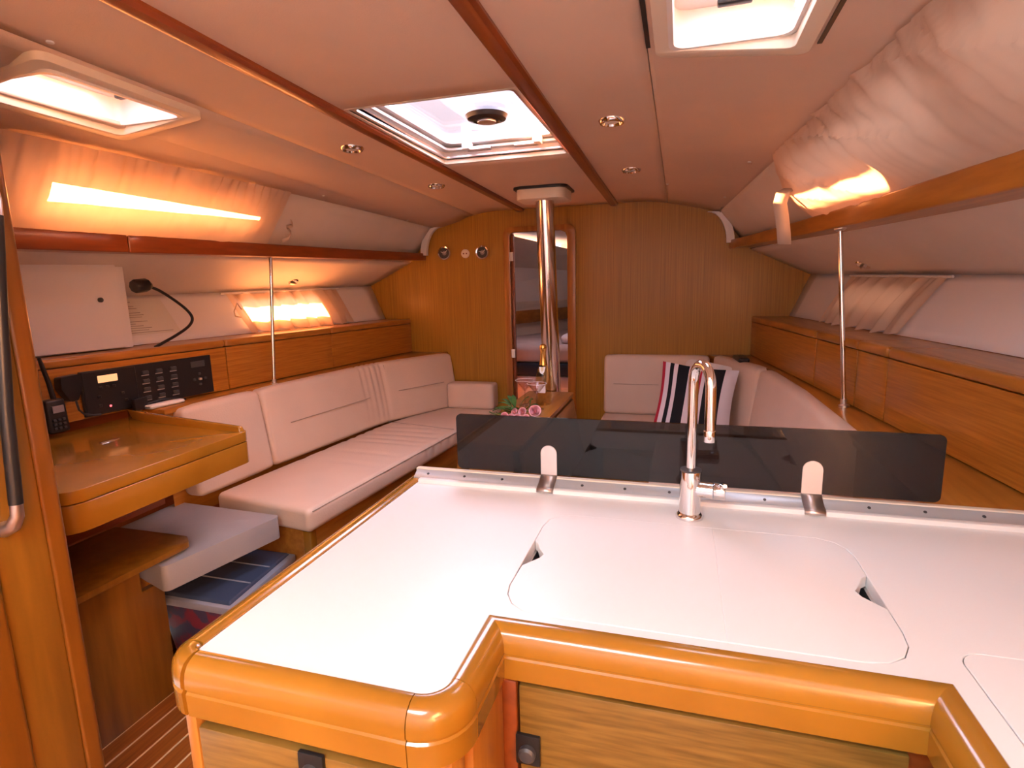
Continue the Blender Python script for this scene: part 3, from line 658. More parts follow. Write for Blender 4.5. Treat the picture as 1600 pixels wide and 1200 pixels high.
# handheld radio in its holder, microphone
t = thing('handheld_radio', (-1.36, 1.37, .93), 'black handheld radio with stub aerial standing at the back of the desk', 'radio')
ry = 1.405
b = MB().hexa([(-1.40, ry - .035, .925), (-1.36, ry - .035, .925), (-1.36, ry + .035, .925), (-1.40, ry + .035, .925)], [(-1.405, ry - .032, 1.045), (-1.365, ry - .032, 1.045), (-1.365, ry + .032, 1.045), (-1.405, ry + .032, 1.045)]).build('body', 'black', t, bevel=.008, seg=3)
MB().tube([(-1.39, ry + .012, 1.04), (-1.395, ry + .008, 1.10), (-1.40, ry - .002, 1.165), (-1.40, ry - .008, 1.195)], [.009, .008, .007, .006], 10).build('aerial', 'black', t, smooth=True)
MB().box((-1.366, ry - .018, .998), (-1.358, ry + .02, 1.022)).build('screen', 'ink', t)
for i in range(3):
    for j in range(3): MB().box((-1.364, ry - .022 + j * .016, .938 + i * .015), (-1.356, ry - .012 + j * .016, .946 + i * .015)).build('key', 'dark_grey', t, bevel=.001)
t = thing('radio_microphone', (-1.39, 1.50, 1.0), 'black fist microphone clipped on the wood beside the switch panel', 'microphone')
my = 1.495
MB().prism(round_poly([(my - .038, 1.068), (my - .036, 1.112), (my + .036, 1.116), (my + .040, 1.07), (my + .016, 1.02), (my - .010, 1.018)], .010), -.0, .035, lambda a, b, c: (-kx_(1.5) + .002 + c, a, b)).build('body', 'black', t, bevel=.006, seg=3)
MB().tube([(-1.40, my + .004, 1.02), (-1.395, my + .006, .985), (-1.39, my + .02, .965), (-1.385, my + .05, .955), (-1.383, my + .075, .953)], .004, 8).build('cord', 'black', t, smooth=True)
t = tag(box('radio_speaker', (-1.42, 1.27, 1.00), (-1.385, 1.365, 1.10), 'black', None, .006), 'black speaker block on the locker front half hidden by the pillar', 'speaker')
t = thing('charging_pad', (-1.33, 1.86, .93), 'small white oval pad with black clip at the back of the desk', 'charger')
cushion('pad', [[(-1.37, 1.74, .936), (-1.33, 1.74, .936), (-1.33, 1.74, .952), (-1.37, 1.74, .952)], [(-1.36, 1.90, .936), (-1.32, 1.90, .936), (-1.32, 1.90, .952), (-1.36, 1.90, .952)]], 'white', .007, .002, parent=t)
MB().box((-1.385, 1.70, .935), (-1.365, 1.76, .985)).build('clip', 'black', t, bevel=.004)
MB().tube([(-1.37, 1.76, .955), (-1.36, 1.82, .962), (-1.345, 1.88, .956), (-1.34, 1.92, .945)], .004, 8).build('cord', 'black', t, smooth=True)

# ------------------------------------------------------------------ chart desk
t = thing('chart_desk', (-1.05, 1.3, .79), 'wooden chart desk with raised fore edge and rounded corners, under the switch panel', 'desk')
dp = round_poly([(-.742, .968), (-.752, 1.632), (-1.295, 1.70), (-1.43, 1.745), (-1.43, .968)], [.06, .035, 0, 0, 0])
MB().prism(dp, .79, .868).build('tray', 'solid', t, bevel=.012, seg=3)
MB().prism(round_poly([(-.742, .968), (-.752, 1.632), (-1.295, 1.70), (-1.43, 1.745), (-1.43, .968)], [.06, .035, 0, 0, 0]), .871, .906).build('lid', 'solid', t, bevel=.014, seg=4)
rail = [(-.755, 1.59, .909), (-.80, 1.612, .909), (-1.285, 1.672, .909), (-1.42, 1.715, .909)]
b = MB().hexa([(-.765, 1.60, .90), (-.760, 1.624, .90), (-1.30, 1.692, .90), (-1.30, 1.668, .90)], [(-.775, 1.604, .925), (-.77, 1.620, .925), (-1.30, 1.689, .940), (-1.30, 1.671, .940)]).build('fore_rail', 'solid', t, bevel=.005, seg=3)
b = MB().hexa([(-1.29, 1.668, .90), (-1.29, 1.692, .90), (-1.43, 1.738, .90), (-1.43, 1.714, .90)], [(-1.29, 1.668, .940), (-1.29, 1.692, .940), (-1.43, 1.738, .940), (-1.43, 1.714, .940)]).build('back_rail', 'solid', t, bevel=.005, seg=3)
MB().box((-1.15, 1.375, .9055), (-1.135, 1.44, .9085)).build('nameplate', 'chrome', t, bevel=.001)
# low shelf and desk side panel; darker veneer puts the low shade into their colour
t = thing('desk_pedestal', (-1.1, 1.2, 0), 'wooden panel with small shelf under the chart desk, standing on the plank floor', 'cabinet')
MB().prism([(.87, 0), (1.385, 0), (1.385, .42), (1.305, .42), (1.305, .525), (.87, .525)], -.985, -.96, lambda a, b, c: (c, a, b)).build('side_panel', 'pillar', t, bevel=.002)
MB().box((-1.29, .86, .55), (-1.275, 1.70, .785)).build('back_panel', 'trim_dark', t, bevel=.002)  # dark panel added so the space under the desk reads as shade
MB().box((-1.29, 1.36, 0), (-.985, 1.385, .42)).build('fore_panel', 'wood_z', t, bevel=.002)
MB().prism(round_poly([(-.905, .87), (-.885, 1.44), (-.93, 1.475), (-1.27, 1.475), (-1.27, .87)], [0, .02, .02, 0, 0]), .527, .547).build('shelf', 'pillar', t, bevel=.003)
# pillar (end of the aft bulkhead) with handrail
t = thing('pillar', (-.75, .82, 0), 'wooden partition end beside the desk, full height with black handrail', 'pillar', kind='structure')
MB().prism([(-.578, .715), (-.578, .815), (-1.45, .815), (-1.45, .715)], 0, 1.94).build('veneer_panel', 'pillar', t, bevel=.001)
MB().prism(round_poly([(-.572, .816), (-.572, .858), (-1.45, .858), (-1.45, .816)], [.006, .016, 0, 0]), 0, 1.94).build('fore_edge', 'edge_wood', t, smooth=True)
MB().prism(round_poly([(-.562, .60), (-.562, .714), (-1.45, .714), (-1.45, .60)], [.01, .012, 0, 0]), 0, 1.94).build('aft_edge', 'edge_wood', t, smooth=True)
hr = thing('handrail', (-.54, .75, 1.0), 'black leather-wrapped handrail on the wooden pillar', 'handrail')
MB().tube([(-.535, .80, 1.56), (-.535, .778, 1.371), (-.535, .758, 1.18), (-.537, .747, .99)], .0125, 14).build('grip', 'black', hr, smooth=True)
MB().tube([(-.537, .747, .992), (-.538, .746, .965), (-.548, .742, .945), (-.573, .738, .935)], [.0115, .012, .014, .017], 12).build('lower_mount', 'steel', hr, smooth=True)
MB().tube([(-.535, .80, 1.555), (-.537, .803, 1.59), (-.548, .806, 1.61), (-.573, .81, 1.62)], [.0115, .012, .014, .017], 12).build('upper_mount', 'steel', hr, smooth=True)

# ------------------------------------------------------------------ seats, settee side
t = thing('settee_base', (-.9, 2.9, 0), 'wooden base under the long cream settee', 'seat base')
MB().prism([(-.70, 1.86), (-.60, 3.12), (-.54, 3.80), (-1.16, 3.80), (-1.25, 1.86)], 0, .435).build('plinth', 'wood_y', t, bevel=.004)
MB().box((-.735, 1.845, 0), (-.695, 1.885, .436)).build('corner_post', 'solid', t, bevel=.008, seg=3)
seatL = [(1.79, -.655, -1.185), (3.10, -.552, -1.09), (3.40, -.52, -1.02), (3.80, -.48, -.86)]
so = cushion('seat_cushion', [[(b_, y if k else y + .08, .44), (a_, y, .44), (a_, y, .54), (b_, y if k else y + .08, .54)] for k, (y, a_, b_) in enumerate(seatL)], 'leather', .022, .006, per=90,
     creases=[(.55, .03, .004, .6, 1.2), (.72, .025, .004, .6, 1.2), (.92, .02, .006, .5, 1.1), (1.0, .02, .007, .5, 1.1), (1.09, .018, .007, .5, 1.1), (1.18, .018, .006, .5, 1.1), (1.27, .018, .005, .5, 1.1)])
tag(so, 'long cream seat cushion of the settee opposite the galley', 'cushion')
def seam(par, pts, r=.0022, nm='seam'): return MB().tube(pts, r, 6).build(nm, 'seam', par, smooth=True)
seam(so, [(-.652, 1.815, .528), (-.55, 3.09, .528), (-.482, 3.78, .528)]); seam(so, [(-1.10, 3.20, .5465), (-.80, 3.14, .5475), (-.57, 3.10, .5445)])
def back(name, st, per=26, **k):
    return cushion(name, [[Vector(a) for a in q] for q in st], 'leather', .022, .007, per=per, **k)
def bst(s, y, xb, zt=.925, lean=.055, thb=.10, tht=.075, dyb=0):
    # station: bottom front, bottom back, top back, top front
    return [(s * xb, y, .545), (s * (xb + thb), y + dyb, .545), (s * (xb + lean + tht), y + dyb, zt), (s * (xb + lean), y, zt)]
c1 = back('back_cushion', [bst(-1, 1.80, 1.185), bst(-1, 2.235, 1.165)])
tag(c1, 'short cream back cushion at the desk end of the settee', 'cushion')
MB().lathe([(.004, 0), (.003, .003), (.0001, .004)], (-1.215, 1.88, .66), (1, 0, .1), 10).build('button', 'seam', c1, smooth=True)
c2 = back('back_cushion', [bst(-1, 2.245, 1.165), bst(-1, 3.05, 1.085), bst(-1, 3.20, 1.06), bst(-1, 3.30, 1.02), bst(-1, 3.795, .80, dyb=0)], per=90, creases=[(.78, .012, .007, .7, 1.3), (.83, .012, .006, .7, 1.3), (.88, .012, .008, .6, 1.3), (.93, .012, .006, .5, 1.3), (.975, .014, .009, .3, 1.2)])
tag(c2, 'long curved cream back cushion of the settee, reaching the bulkhead', 'cushion')
seam(c2, [(-1.168, 2.38, .735), (-1.096, 3.04, .735)]); seam(c2, [(-1.034, 3.30, .735), (-.866, 3.66, .735)])
seam(c2, [(-1.052, 3.235, .56), (-1.078, 3.235, .74), (-1.10, 3.235, .915)])
arm = cushion('armrest_cushion', [[(-.85, 3.66, .545), (-.85, 3.79, .545), (-.85, 3.79, .725), (-.85, 3.66, .725)], [(-.50, 3.66, .545), (-.50, 3.79, .545), (-.50, 3.79, .725), (-.50, 3.66, .725)]], 'leather', .02, .004, per=26)
tag(arm, 'cream block cushion against the bulkhead at the settee end', 'cushion')
# grey stool cushion
gs = MB().prism(round_poly([(-.87, 1.315), (-.775, 1.775), (-1.32, 1.80), (-1.32, 1.46)], .02), .425, .515)
t = thing('navigator_seat', (-1.05, 1.6, 0), 'grey vinyl seat cushion between the desk panel and the settee', 'seat')
gs.build('seat_pad', 'grey_leather', t, bevel=.02, seg=4)
MB().box((-1.27, 1.50, 0), (-1.17, 1.75, .425)).build('seat_support', 'wood_z', t, bevel=.003)
# storage bin under it
t = thing('storage_bin', (-.92, 1.65, 0), 'dark blue lidded storage bin on the floor under the grey seat', 'storage box')
MB().hexa([(-1.02, 1.46, .001), (-.75, 1.46, .001), (-.80, 1.83, .001), (-1.12, 1.83, .001)], [(-1.06, 1.44, .29), (-.735, 1.44, .29), (-.78, 1.835, .29), (-1.14, 1.835, .29)]).build('body', 'bin_side', t, bevel=.01)
MB().hexa([(-1.075, 1.43, .29), (-.725, 1.43, .29), (-.775, 1.84, .29), (-1.15, 1.84, .29)], [(-1.075, 1.43, .318), (-.725, 1.43, .318), (-.775, 1.84, .318), (-1.15, 1.84, .318)]).build('rim', 'bin_rim', t, bevel=.005)
MB().hexa([(-1.06, 1.445, .318), (-.745, 1.445, .318), (-.795, 1.83, .318), (-1.13, 1.83, .318)], [(-1.05, 1.455, .33), (-.755, 1.455, .33), (-.80, 1.82, .33), (-1.12, 1.82, .33)]).build('lid', 'bin', t, bevel=.004)
for q in (.33, .66): MB().tube([(-1.055 - .06 * q, 1.455 + .37 * q, .3305), (-.757 - .045 * q, 1.455 + .37 * q, .3305)], .003, 6).build('lid_rib', 'bin_rim', t)

# ------------------------------------------------------------------ seats, galley side
t = thing('corner_bench_base', (.9, 2.9, 0), 'wooden base under the corner bench behind the smoked screen', 'seat base')
MB().prism([(.70, 1.86), (.60, 3.12), (.32, 3.28), (.32, 3.80), (1.16, 3.80), (1.25, 1.86)], 0, .435).build('plinth', 'wood_y', t, bevel=.004)
sr = cushion('seat_cushion', [[(.63, y, .44), (1.19 if y < 3 else 1.09, y, .44), (1.19 if y < 3 else 1.09, y, .54), (.63, y, .54)] for y in (1.80, 2.4, 3.2)], 'leather', .022, .006, per=20)
tag(sr, 'cream seat cushion of the corner bench along the hull, seen through the smoked screen', 'cushion')
s2 = cushion('seat_cushion', [[(x_, 3.22, .44), (x_, 3.79, .44), (x_, 3.79, .54), (x_, 3.22, .54)] for x_ in (.262, .6, 1.05)], 'leather', .022, .006, per=20)
tag(s2, 'cream seat cushion of the corner bench against the bulkhead', 'cushion')
b1 = cushion('back_cushion', [[(x_, 3.70, .545), (x_, 3.80, .545), (x_, 3.80, .93), (x_, 3.74, .93)] for x_ in (.265, .6, .93)], 'leather', .022, .006, per=26)
tag(b1, 'cream back cushion flat against the bulkhead beside the doorway', 'cushion')
seam(b1, [(.33, 3.712, .745), (.62, 3.712, .745)])
b2 = cushion('back_cushion', [[(.925, 3.71, .545), (1.0, 3.79, .545), (1.0, 3.79, .935), (.95, 3.74, .935)], [(1.11, 3.215, .545), (1.21, 3.245, .545), (1.22, 3.24, .935), (1.15, 3.21, .935)]], 'leather', .022, .006, per=26)
tag(b2, 'angled cream back cushion in the bench corner behind the striped pillow', 'cushion')
b3 = back('back_cushion', [bst(1, 1.82, 1.165, .93), bst(1, 2.6, 1.15, .93), bst(1, 3.20, 1.10, .93)])
tag(b3, 'long cream back cushion along the galley-side hull, pinkish in the light', 'cushion')
# beige panel and striped pillow
n_ = Vector((-.35, -.8, .3)).normalized()
t = thing('folding_panel', (.88, 3.5, .6), 'greyish beige hard panel with rounded corners leaning behind the striped pillow', 'panel')
def ori(c, xa, up):
    xa = Vector(xa).normalized(); up = Vector(up); up = (up - xa * up.dot(xa)).normalized(); nn = xa.cross(up); c = Vector(c)
    return lambda a, b, d: c + xa * a + up * b + nn * d
MB().prism(rrect(-.14, -.18, .14, .18, .035), 0, .018, ori((.89, 3.50, .745), (1, -.28, -.16), (0, .25, 1))).build('board', 'liner', t, bevel=.006, seg=3)
MB().prism(rrect(-.115, -.155, .115, .155, .025), .018, .022, ori((.89, 3.50, .745), (1, -.28, -.16), (0, .25, 1))).build('inset', 'liner', t, bevel=.002)
t = thing('striped_pillow', (.83, 3.3, .545), 'square pillow striped black, white and red leaning in the bench corner', 'pillow')
fr_ = ori((.835, 3.30, .735), (1, -.12, -.10), (0, .30, 1))
stripes = [('cl_red', 0, .045), ('cl_white', .045, .11), ('cl_black', .11, .165), ('cl_white', .165, .22), ('cl_black', .22, .37), ('cl_white', .37, .49), ('cl_red', .49, .55), ('cl_white', .55, .60), ('cl_black', .60, .835), ('cl_white', .835, 1)]
WP, HP_ = .42, .40
def pp(u, v, sd_):
    b = min(1, 4.2 * u * (1 - u)) ** .55 * min(1, 4.2 * v * (1 - v)) ** .55
    pinch = 1 - .05 * math.sin(math.pi * v) * 0
    du = (u - .5) * (1 - .07 * math.sin(math.pi * v)); dv = (v - .5) * (1 - .06 * math.sin(math.pi * u))
    return fr_(du * WP, dv * HP_, sd_ * .062 * b + .004 * math.sin(17 * u + 5 * v))
for m_, a_, b_ in stripes:
    us = lin(a_, b_, max(2, int((b_ - a_) * 24))); rows = []
    for u in us: rows.append([pp(u, v_, 1) for v_ in lin(0, 1, 16)] + [pp(u, v_, -1) for v_ in lin(1, 0, 16)])
    MB().grid(rows, True).build('stripe', m_, t, smooth=True)

# ------------------------------------------------------------------ mast, table
t = thing('mast', (0, 3.25, 0), 'polished metal mast post running from ceiling to floor through the saloon', 'mast')
mt_, mb_ = Vector((0, 3.18, 1.93)), Vector((.012, 3.375, .0))
MB().tube([mb_, mb_.lerp(mt_, .5), mt_], .052, 40).build('tube', 'mast', t, smooth=True)
zc = 1.925
MB().prism(round_poly([(-.135, 3.06), (.135, 3.06), (.14, 3.30), (-.14, 3.30)], .05), 1.862, 1.93).build('collar', 'cream', t, bevel=.012, seg=3)
MB().prism(round_poly([(-.15, 3.045), (.15, 3.045), (.155, 3.315), (-.155, 3.315)], .05), 1.914, 1.93).build('collar_gasket', 'black', t, bevel=.002)
t = thing('saloon_table', (0, 2.7, 0), 'wooden saloon table with folded leaves at the foot of the mast', 'table')
MB().prism(round_poly([(-.125, 2.08), (.150, 2.08), (.150, 3.238), (-.125, 3.238)], .02), .748, .772).build('tabletop', 'wood_y', t, bevel=.005, seg=3)
MB().box((-.085, 2.10, .12), (.11, 3.22, .745)).build('centre_box', 'wood_y', t, bevel=.004)
MB().hexa([(.130, 2.10, .735), (.152, 2.10, .735), (.152, 3.22, .735), (.130, 3.22, .735)], [(.190, 2.10, .40), (.212, 2.10, .40), (.212, 3.22, .40), (.190, 3.22, .40)]).build('folded_leaf', 'wood_y', t, bevel=.004)
MB().hexa([(-.130, 2.10, .735), (-.108, 2.10, .735), (-.108, 3.22, .735), (-.130, 3.22, .735)], [(-.17, 2.10, .40), (-.148, 2.10, .40), (-.148, 3.22, .40), (-.17, 3.22, .40)]).build('folded_leaf', 'wood_y', t, bevel=.004)
MB().prism(round_poly([(-.19, 1.95), (-.07, 1.95), (-.07, 2.08), (-.19, 2.08)], .03), 0, .62).build('table_leg', 'solid', t, bevel=.012, seg=3)
MB().box((-.10, 2.02, 0), (.13, 3.22, .12)).build('foot', 'wood_y', t, bevel=.004)

# bottle, glasses, roses
TZ = .7725
t = thing('champagne_bottle', (.06, 2.87, TZ), 'gold-topped clear champagne bottle standing on the table before the mast', 'bottle')
bx, by = .055, 2.87
MB().lathe([(.0001, .004), (.036, .0), (.043, .006), (.0435, .12), (.041, .15), (.030, .19), (.020, .22), (.0155, .245)], (bx, by, TZ), n=32).build('glass_body', 'champagne', t, smooth=True)
MB().lathe([(.022, .213), (.0165, .245), (.0150, .285), (.0165, .29), (.0185, .296), (.0185, .308), (.016, .318), (.008, .324), (.0001, .325)], (bx, by, TZ), n=28).build('foil', 'gold', t, smooth=True)
MB().prism([(bx - .017, .205), (bx + .017, .205), (bx + .012, .178), (bx, .168), (bx - .012, .178)], by - .038, by - .0365, lambda a, b, c: (a, c + (b - .165) * .35, TZ + b)).build('neck_label', 'white', t)
MB().prism(rrect(bx - .02, .07, bx + .02, .115, .004), by - .0455, by - .044, lambda a, b, c: (a, c, TZ + b)).build('label', 'white', t)
for k, (gx, gy, l) in enumerate([(-.038, 2.83, 'martini glass beside the bottle, on the settee side'), (.05, 2.74, 'martini glass standing directly before the champagne bottle')]):
    t = thing('martini_glass', (gx, gy, TZ), 'clear ' + l, 'glass', 'martini glasses on the table')
    z0_ = TZ
    MB().lathe([(.036, 0), (.034, .003), (.006, .006), (.004, .01), (.004, .075), (.006, .082)], (gx, gy, z0_), n=28).build('stem', 'clear_glass', t, smooth=True)
    MB().lathe([(.0045, .078), (.05, .135), (.0485, .136), (.002, .083)], (gx, gy, z0_), n=36).build('bowl', 'clear_glass', t, smooth=True)
    MB().tube([(gx + .0495 * math.cos(a), gy + .0495 * math.sin(a), z0_ + .1355) for a in lin(0, 2 * math.pi, 36)[:-1]], .0012, 6, closed=True).build('rim', 'white', t, smooth=True)
def rose(x, y, r, label, tilt):
    t = thing('rose', (x, y, TZ), label, 'flower', 'pink roses on the table')
    A = Vector(tilt).normalized(); c = Vector((x, y, TZ + r * .8)); u = A.orthogonal().normalized(); v = A.cross(u)
    for ring, (n_, rad, op, h) in enumerate([(3, .25, .15, .95), (4, .50, .35, .95), (5, .80, .7, .85), (5, 1.0, 1.15, .62)]):
        for k in range(n_):
            a = 2 * math.pi * k / n_ + ring * .7; rows = []
            for i in range(6):
                q = i / 5; row = []
                for j in range(7):
                    w_ = (j / 6 - .5) * 2 * (.9 + .3 * (ring < 2)) * math.pi / n_ * 1.25
                    rd = r * rad * (.25 + .75 * math.sin(q * 1.5)) * (1 + .12 * op * q * q); hh = r * h * (1.5 * q - .55) - r * .35 * op * max(0, q - .75) * 2 - r * .15 * abs(w_) * q
                    row.append(c + rd * (math.cos(a + w_) * u + math.sin(a + w_) * v) + A * hh)
                rows.append(row)
            MB().grid(rows).build('petal', 'pink_petal', t, smooth=True)
    cc = c - A * r * .7
    back_ = Vector((x - .10 - random.random() * .05, y + .09, TZ + .012))
    MB().tube([cc, cc.lerp(back_, .5) + Vector((0, 0, -.002)), back_], .0028, 6).build('stem', 'green', t, smooth=True)
    return t
rose(.075, 2.60, .027, 'largest open pink rose of the bunch, below the bottle', (.1, -.8, .6))
rose(.012, 2.60, .020, 'small pink rose in the middle of the bunch', (-.2, -.8, .5))
rose(-.028, 2.60, .017, 'pink rosebud at the settee end of the bunch', (-.4, -.7, .5))
for k, (x_, y_, r_) in enumerate([(-.05, 2.50, .018), (-.015, 2.49, .016), (.02, 2.48, .018), (.058, 2.50, .015)]):
    rose(x_, y_, r_, 'pink rosebud seen through the smoked screen, ' + ['at the settee end of the bunch', 'second along from the settee', 'third along from the settee', 'below the largest open rose'][k], (-.1, -.8, .5))
t = thing('rose_foliage', (-.03, 2.68, TZ), 'dark green rose leaves and stems lying on the table beside the glasses', 'leaves')
def leaf(c, ax, L_, wd):
    ax = Vector(ax).normalized(); sd_ = ax.cross(Vector((0, 0, 1))).normalized(); c = Vector(c); rows = []
    for i in range(8):
        q = i / 7; hw = wd * math.sin(math.pi * min(q * .96 + .02, 1)) ** .8; p = c + ax * L_ * q + Vector((0, 0, .012 * math.sin(math.pi * q)))
        rows.append([p - sd_ * hw + Vector((0, 0, .004)), p, p + sd_ * hw + Vector((0, 0, .004))])
    MB().grid(rows).build('leaf', 'green', t, smooth=True)
rl = random.Random(8)
for (x_, y_, dx, dy, dz, L_) in [(-.07, 2.70, -1, .1, .25, .07), (-.06, 2.70, -.6, .5, .7, .07), (-.06, 2.66, -1, -.4, .05, .08), (-.05, 2.68, -.2, .2, .9, .06), (-.03, 2.68, .4, .1, .5, .07), (.0, 2.68, .6, .1, .7, .06), (.01, 2.67, 1, .0, .4, .06), (-.02, 2.65, -.3, -.8, .2, .06), (-.04, 2.64, -.8, -.5, .3, .05), (.03, 2.66, .2, .1, 1, .055), (-.08, 2.72, -.9, .3, .5, .06), (-.045, 2.62, -1, -.1, .0, .09)]:
    leaf((x_, y_, TZ + .012), (dx, dy, dz), L_ * 1.15, .014)
MB().tube([(-.12, 2.72, TZ + .01), (-.04, 2.68, TZ + .014), (.04, 2.63, TZ + .012)], .003, 6).build('stem', 'green', t, smooth=True)

# ------------------------------------------------------------------ instruments on the bulkhead
def dial(x, z, label, name):
    t = thing(name, (x, D, z), label, 'instrument', 'round brass instruments on the bulkhead')
    MB().lathe([(.047, 0), (.050, -.012), (.046, -.02), (.038, -.018), (.036, -.010), (.0001, -.010)], (x, D, z), (0, 1, 0), 36).build('case', 'chrome', t, smooth=True)
    MB().lathe([(.036, -.0105), (.0001, -.0112)], (x, D, z), (0, 1, 0), 32).build('face', 'dark_grey', t)
    MB().lathe([(.016, -.0115), (.0001, -.012)], (x, D, z), (0, 1, 0), 24).build('centre_disc', 'ink', t)
    for a in (40, 160):
        a = math.radians(a); MB().tube([(x, D - .013, z), (x + .028 * math.cos(a), D - .013, z + .028 * math.sin(a))], .0016, 6).build('hand', 'white', t)
dial(-.878, 1.643, 'round chrome barometer on the bulkhead, farther from the doorway', 'barometer')
dial(-.592, 1.637, 'round chrome clock on the bulkhead close to the doorway', 'clock')
t = thing('wall_socket', (-.722, D, 1.634), 'small round pinkish socket between the two chrome dials', 'socket')
MB().lathe([(.031, 0), (.031, -.006), (.026, -.010), (.0001, -.010)], (-.722, D, 1.634), (0, 1, 0), 28).build('plate', 'cream', t, smooth=True)
for dx in (-.011, .011): MB().lathe([(.0055, -.0102), (.0001, -.0108)], (-.722 + dx, D, 1.634), (0, 1, 0), 12).build('hole', 'trim_dark', t)

# ------------------------------------------------------------------ galley
CZ = .93
g = thing('galley_unit', (.7, .9, 0), 'U-shaped galley cabinet with white worktop and thick wooden edge', 'galley unit')
XR = 1.46
holes = []
# lids: twin sink lids with finger notches, fridge lid
def notch(side):
    # finger notch in lid edge at x side, y ~ .90
    if side < 0: return [(.4925, .955), (.500, .945), (.508, .925), (.520, .905), (.516, .890), (.4935, .858)]
    return [(1.0375, .858), (1.013, .886), (1.008, .902), (1.020, .925), (1.028, .945), (1.0375, .955)]
lidL = [(.812, .722)] + [(.812, 1.085)] + [(.545, 1.085), (.515, 1.075), (.498, 1.055), (.4925, 1.02)] + notch(-1) + [(.4925, .79), (.497, .765), (.510, .742), (.53, .728), (.56, .722)]
lidR = [(.812, 1.085), (.812, .722), (.97, .722), (1.0, .728), (1.022, .745), (1.034, .77), (1.0375, .80)] + notch(1) + [(1.0375, 1.02), (1.032, 1.05), (1.018, 1.072), (.99, 1.085)]
hole = [(.56, .7208), (.97, .7208), (1.0006, .7268), (1.0230, .7442), (1.0352, .7696), (1.0387, .80), (1.0387, 1.02), (1.0331, 1.0506), (1.0188, 1.0730), (.99, 1.0862), (.545, 1.0862), (.5146, 1.0761), (.4970, 1.0556), (.4913, 1.02), (.4913, .79), (.4959, .7646), (.5093, .7412), (.5297, .7269)]
hole2 = rrect(1.0857, .2227, 1.4973, .7753, .0293)
wt = [(.134, .53), (.486, .53), (.486, .70), (1.055, .70), (1.075, .20), (XR, .20), (XR, 1.20), (.134, 1.20)]
wt = round_poly([(.132, .528), (.487, .528), (.487, .70), (1.057, .70), (1.057, -.3), (1.60, -.3), (1.555, .3), (1.462, 1.205), (.132, 1.205)], [0, .03, 0, 0, 0, 0, 0, 0, 0])
MB().prism(wt, CZ - .03, CZ, None, [hole, hole2]).build('worktop', 'counter', g, bevel=.0008, seg=1)
MB().box((.495, .725, CZ - .20), (1.035, 1.083, CZ - .19)).build('sink', 'steel', g)
MB().prism([(.486, .716), (1.044, .716), (1.044, 1.092), (.486, 1.092)], CZ - .2, CZ - .02, None, [[(.496, .726), (1.034, .726), (1.034, 1.082), (.496, 1.082)]]).build('sink_wall', 'steel', g)
MB().box((1.07, .20, CZ - .05), (1.51, .80, CZ - .035)).build('fridge_well', 'black', g)
for nm, pl, lb in (('sink_lid', lidL, 'white sink lid with finger notch, on the tap-side nearest the settee'), ('sink_lid', lidR, 'white sink lid with finger notch, beside the fridge lid')):
    tag(MB().prism(pl, CZ - .018, CZ + .0004).build(nm, 'counter', None, bevel=.0007, seg=1), lb, 'lid', 'white lids in the worktop')
tag(MB().prism(rrect(1.087, .224, 1.496, .774, .028), CZ - .028, CZ + .0004).build('fridge_lid', 'counter', None, bevel=.0007, seg=1), 'white fridge lid sunk in the worktop corner, cut by the picture edge', 'lid', 'white lids in the worktop')
# wooden edge rails: profile swept along the worktop edge (offset outward from the path)
prof = [(0, -.03), (0, .002), (.003, .005), (.009, .006), (.017, .004), (.025, -.001), (.030, -.009), (.0325, -.019), (.033, -.031), (.0305, -.0335), (.0305, -.036), (.033, -.0385), (.032, -.070), (.029, -.073), (0, -.073)]
def sweep(path, nm, hs=1.0, m='solid'):
    """path: list of ((x,y),(nx,ny)) with outward mitre vectors"""
    rows = [[(p[0] + n[0] * o, p[1] + n[1] * o, CZ + z) for o, z in prof] for p, n in path]
    b = MB().grid(rows, True); k = len(prof); b.f += [tuple(range(k)), tuple((len(rows) - 1) * k + i for i in range(k))]
    return b.build(nm, m, g, smooth=True)
G_ = .0012
A0 = (.132, 1.205)
def arc(c, r, a0, a1, n=8):   # convex corner
    out = []
    for i in range(n + 1):
        a = math.radians(a0 + (a1 - a0) * i / n); out.append(((c[0] + r * math.cos(a), c[1] + r * math.sin(a)), (math.cos(a), math.sin(a))))
    return out
sweep([((.132, 1.245), (-1.35, 0)), ((.132, .540 + G_), (-1.3, 0))], 'edge_rail')
sweep([(p, (n[0] * (1 + .3 * k / 8), n[1] * (1 + .0 * k))) for k, (p, n) in zip(range(8, -1, -1), arc((.142, .538), .010, 180, 262))], 'edge_corner')
sweep([((.142 + G_, .528), (0, -1)), ((.457 - G_, .528), (0, -1))], 'edge_rail')
sweep(arc((.457, .558), .030, 270, 360), 'edge_corner')
sweep([((.487, .558 + G_), (1, 0)), ((.487, .70), (1, -1))], 'edge_rail')
sweep([((.487, .70), (1, -1)), ((1.057, .70), (-1, -1))], 'edge_rail')
sweep([((1.057, .70), (-1, -1)), ((1.062, -.3), (-1, 0))], 'edge_rail')
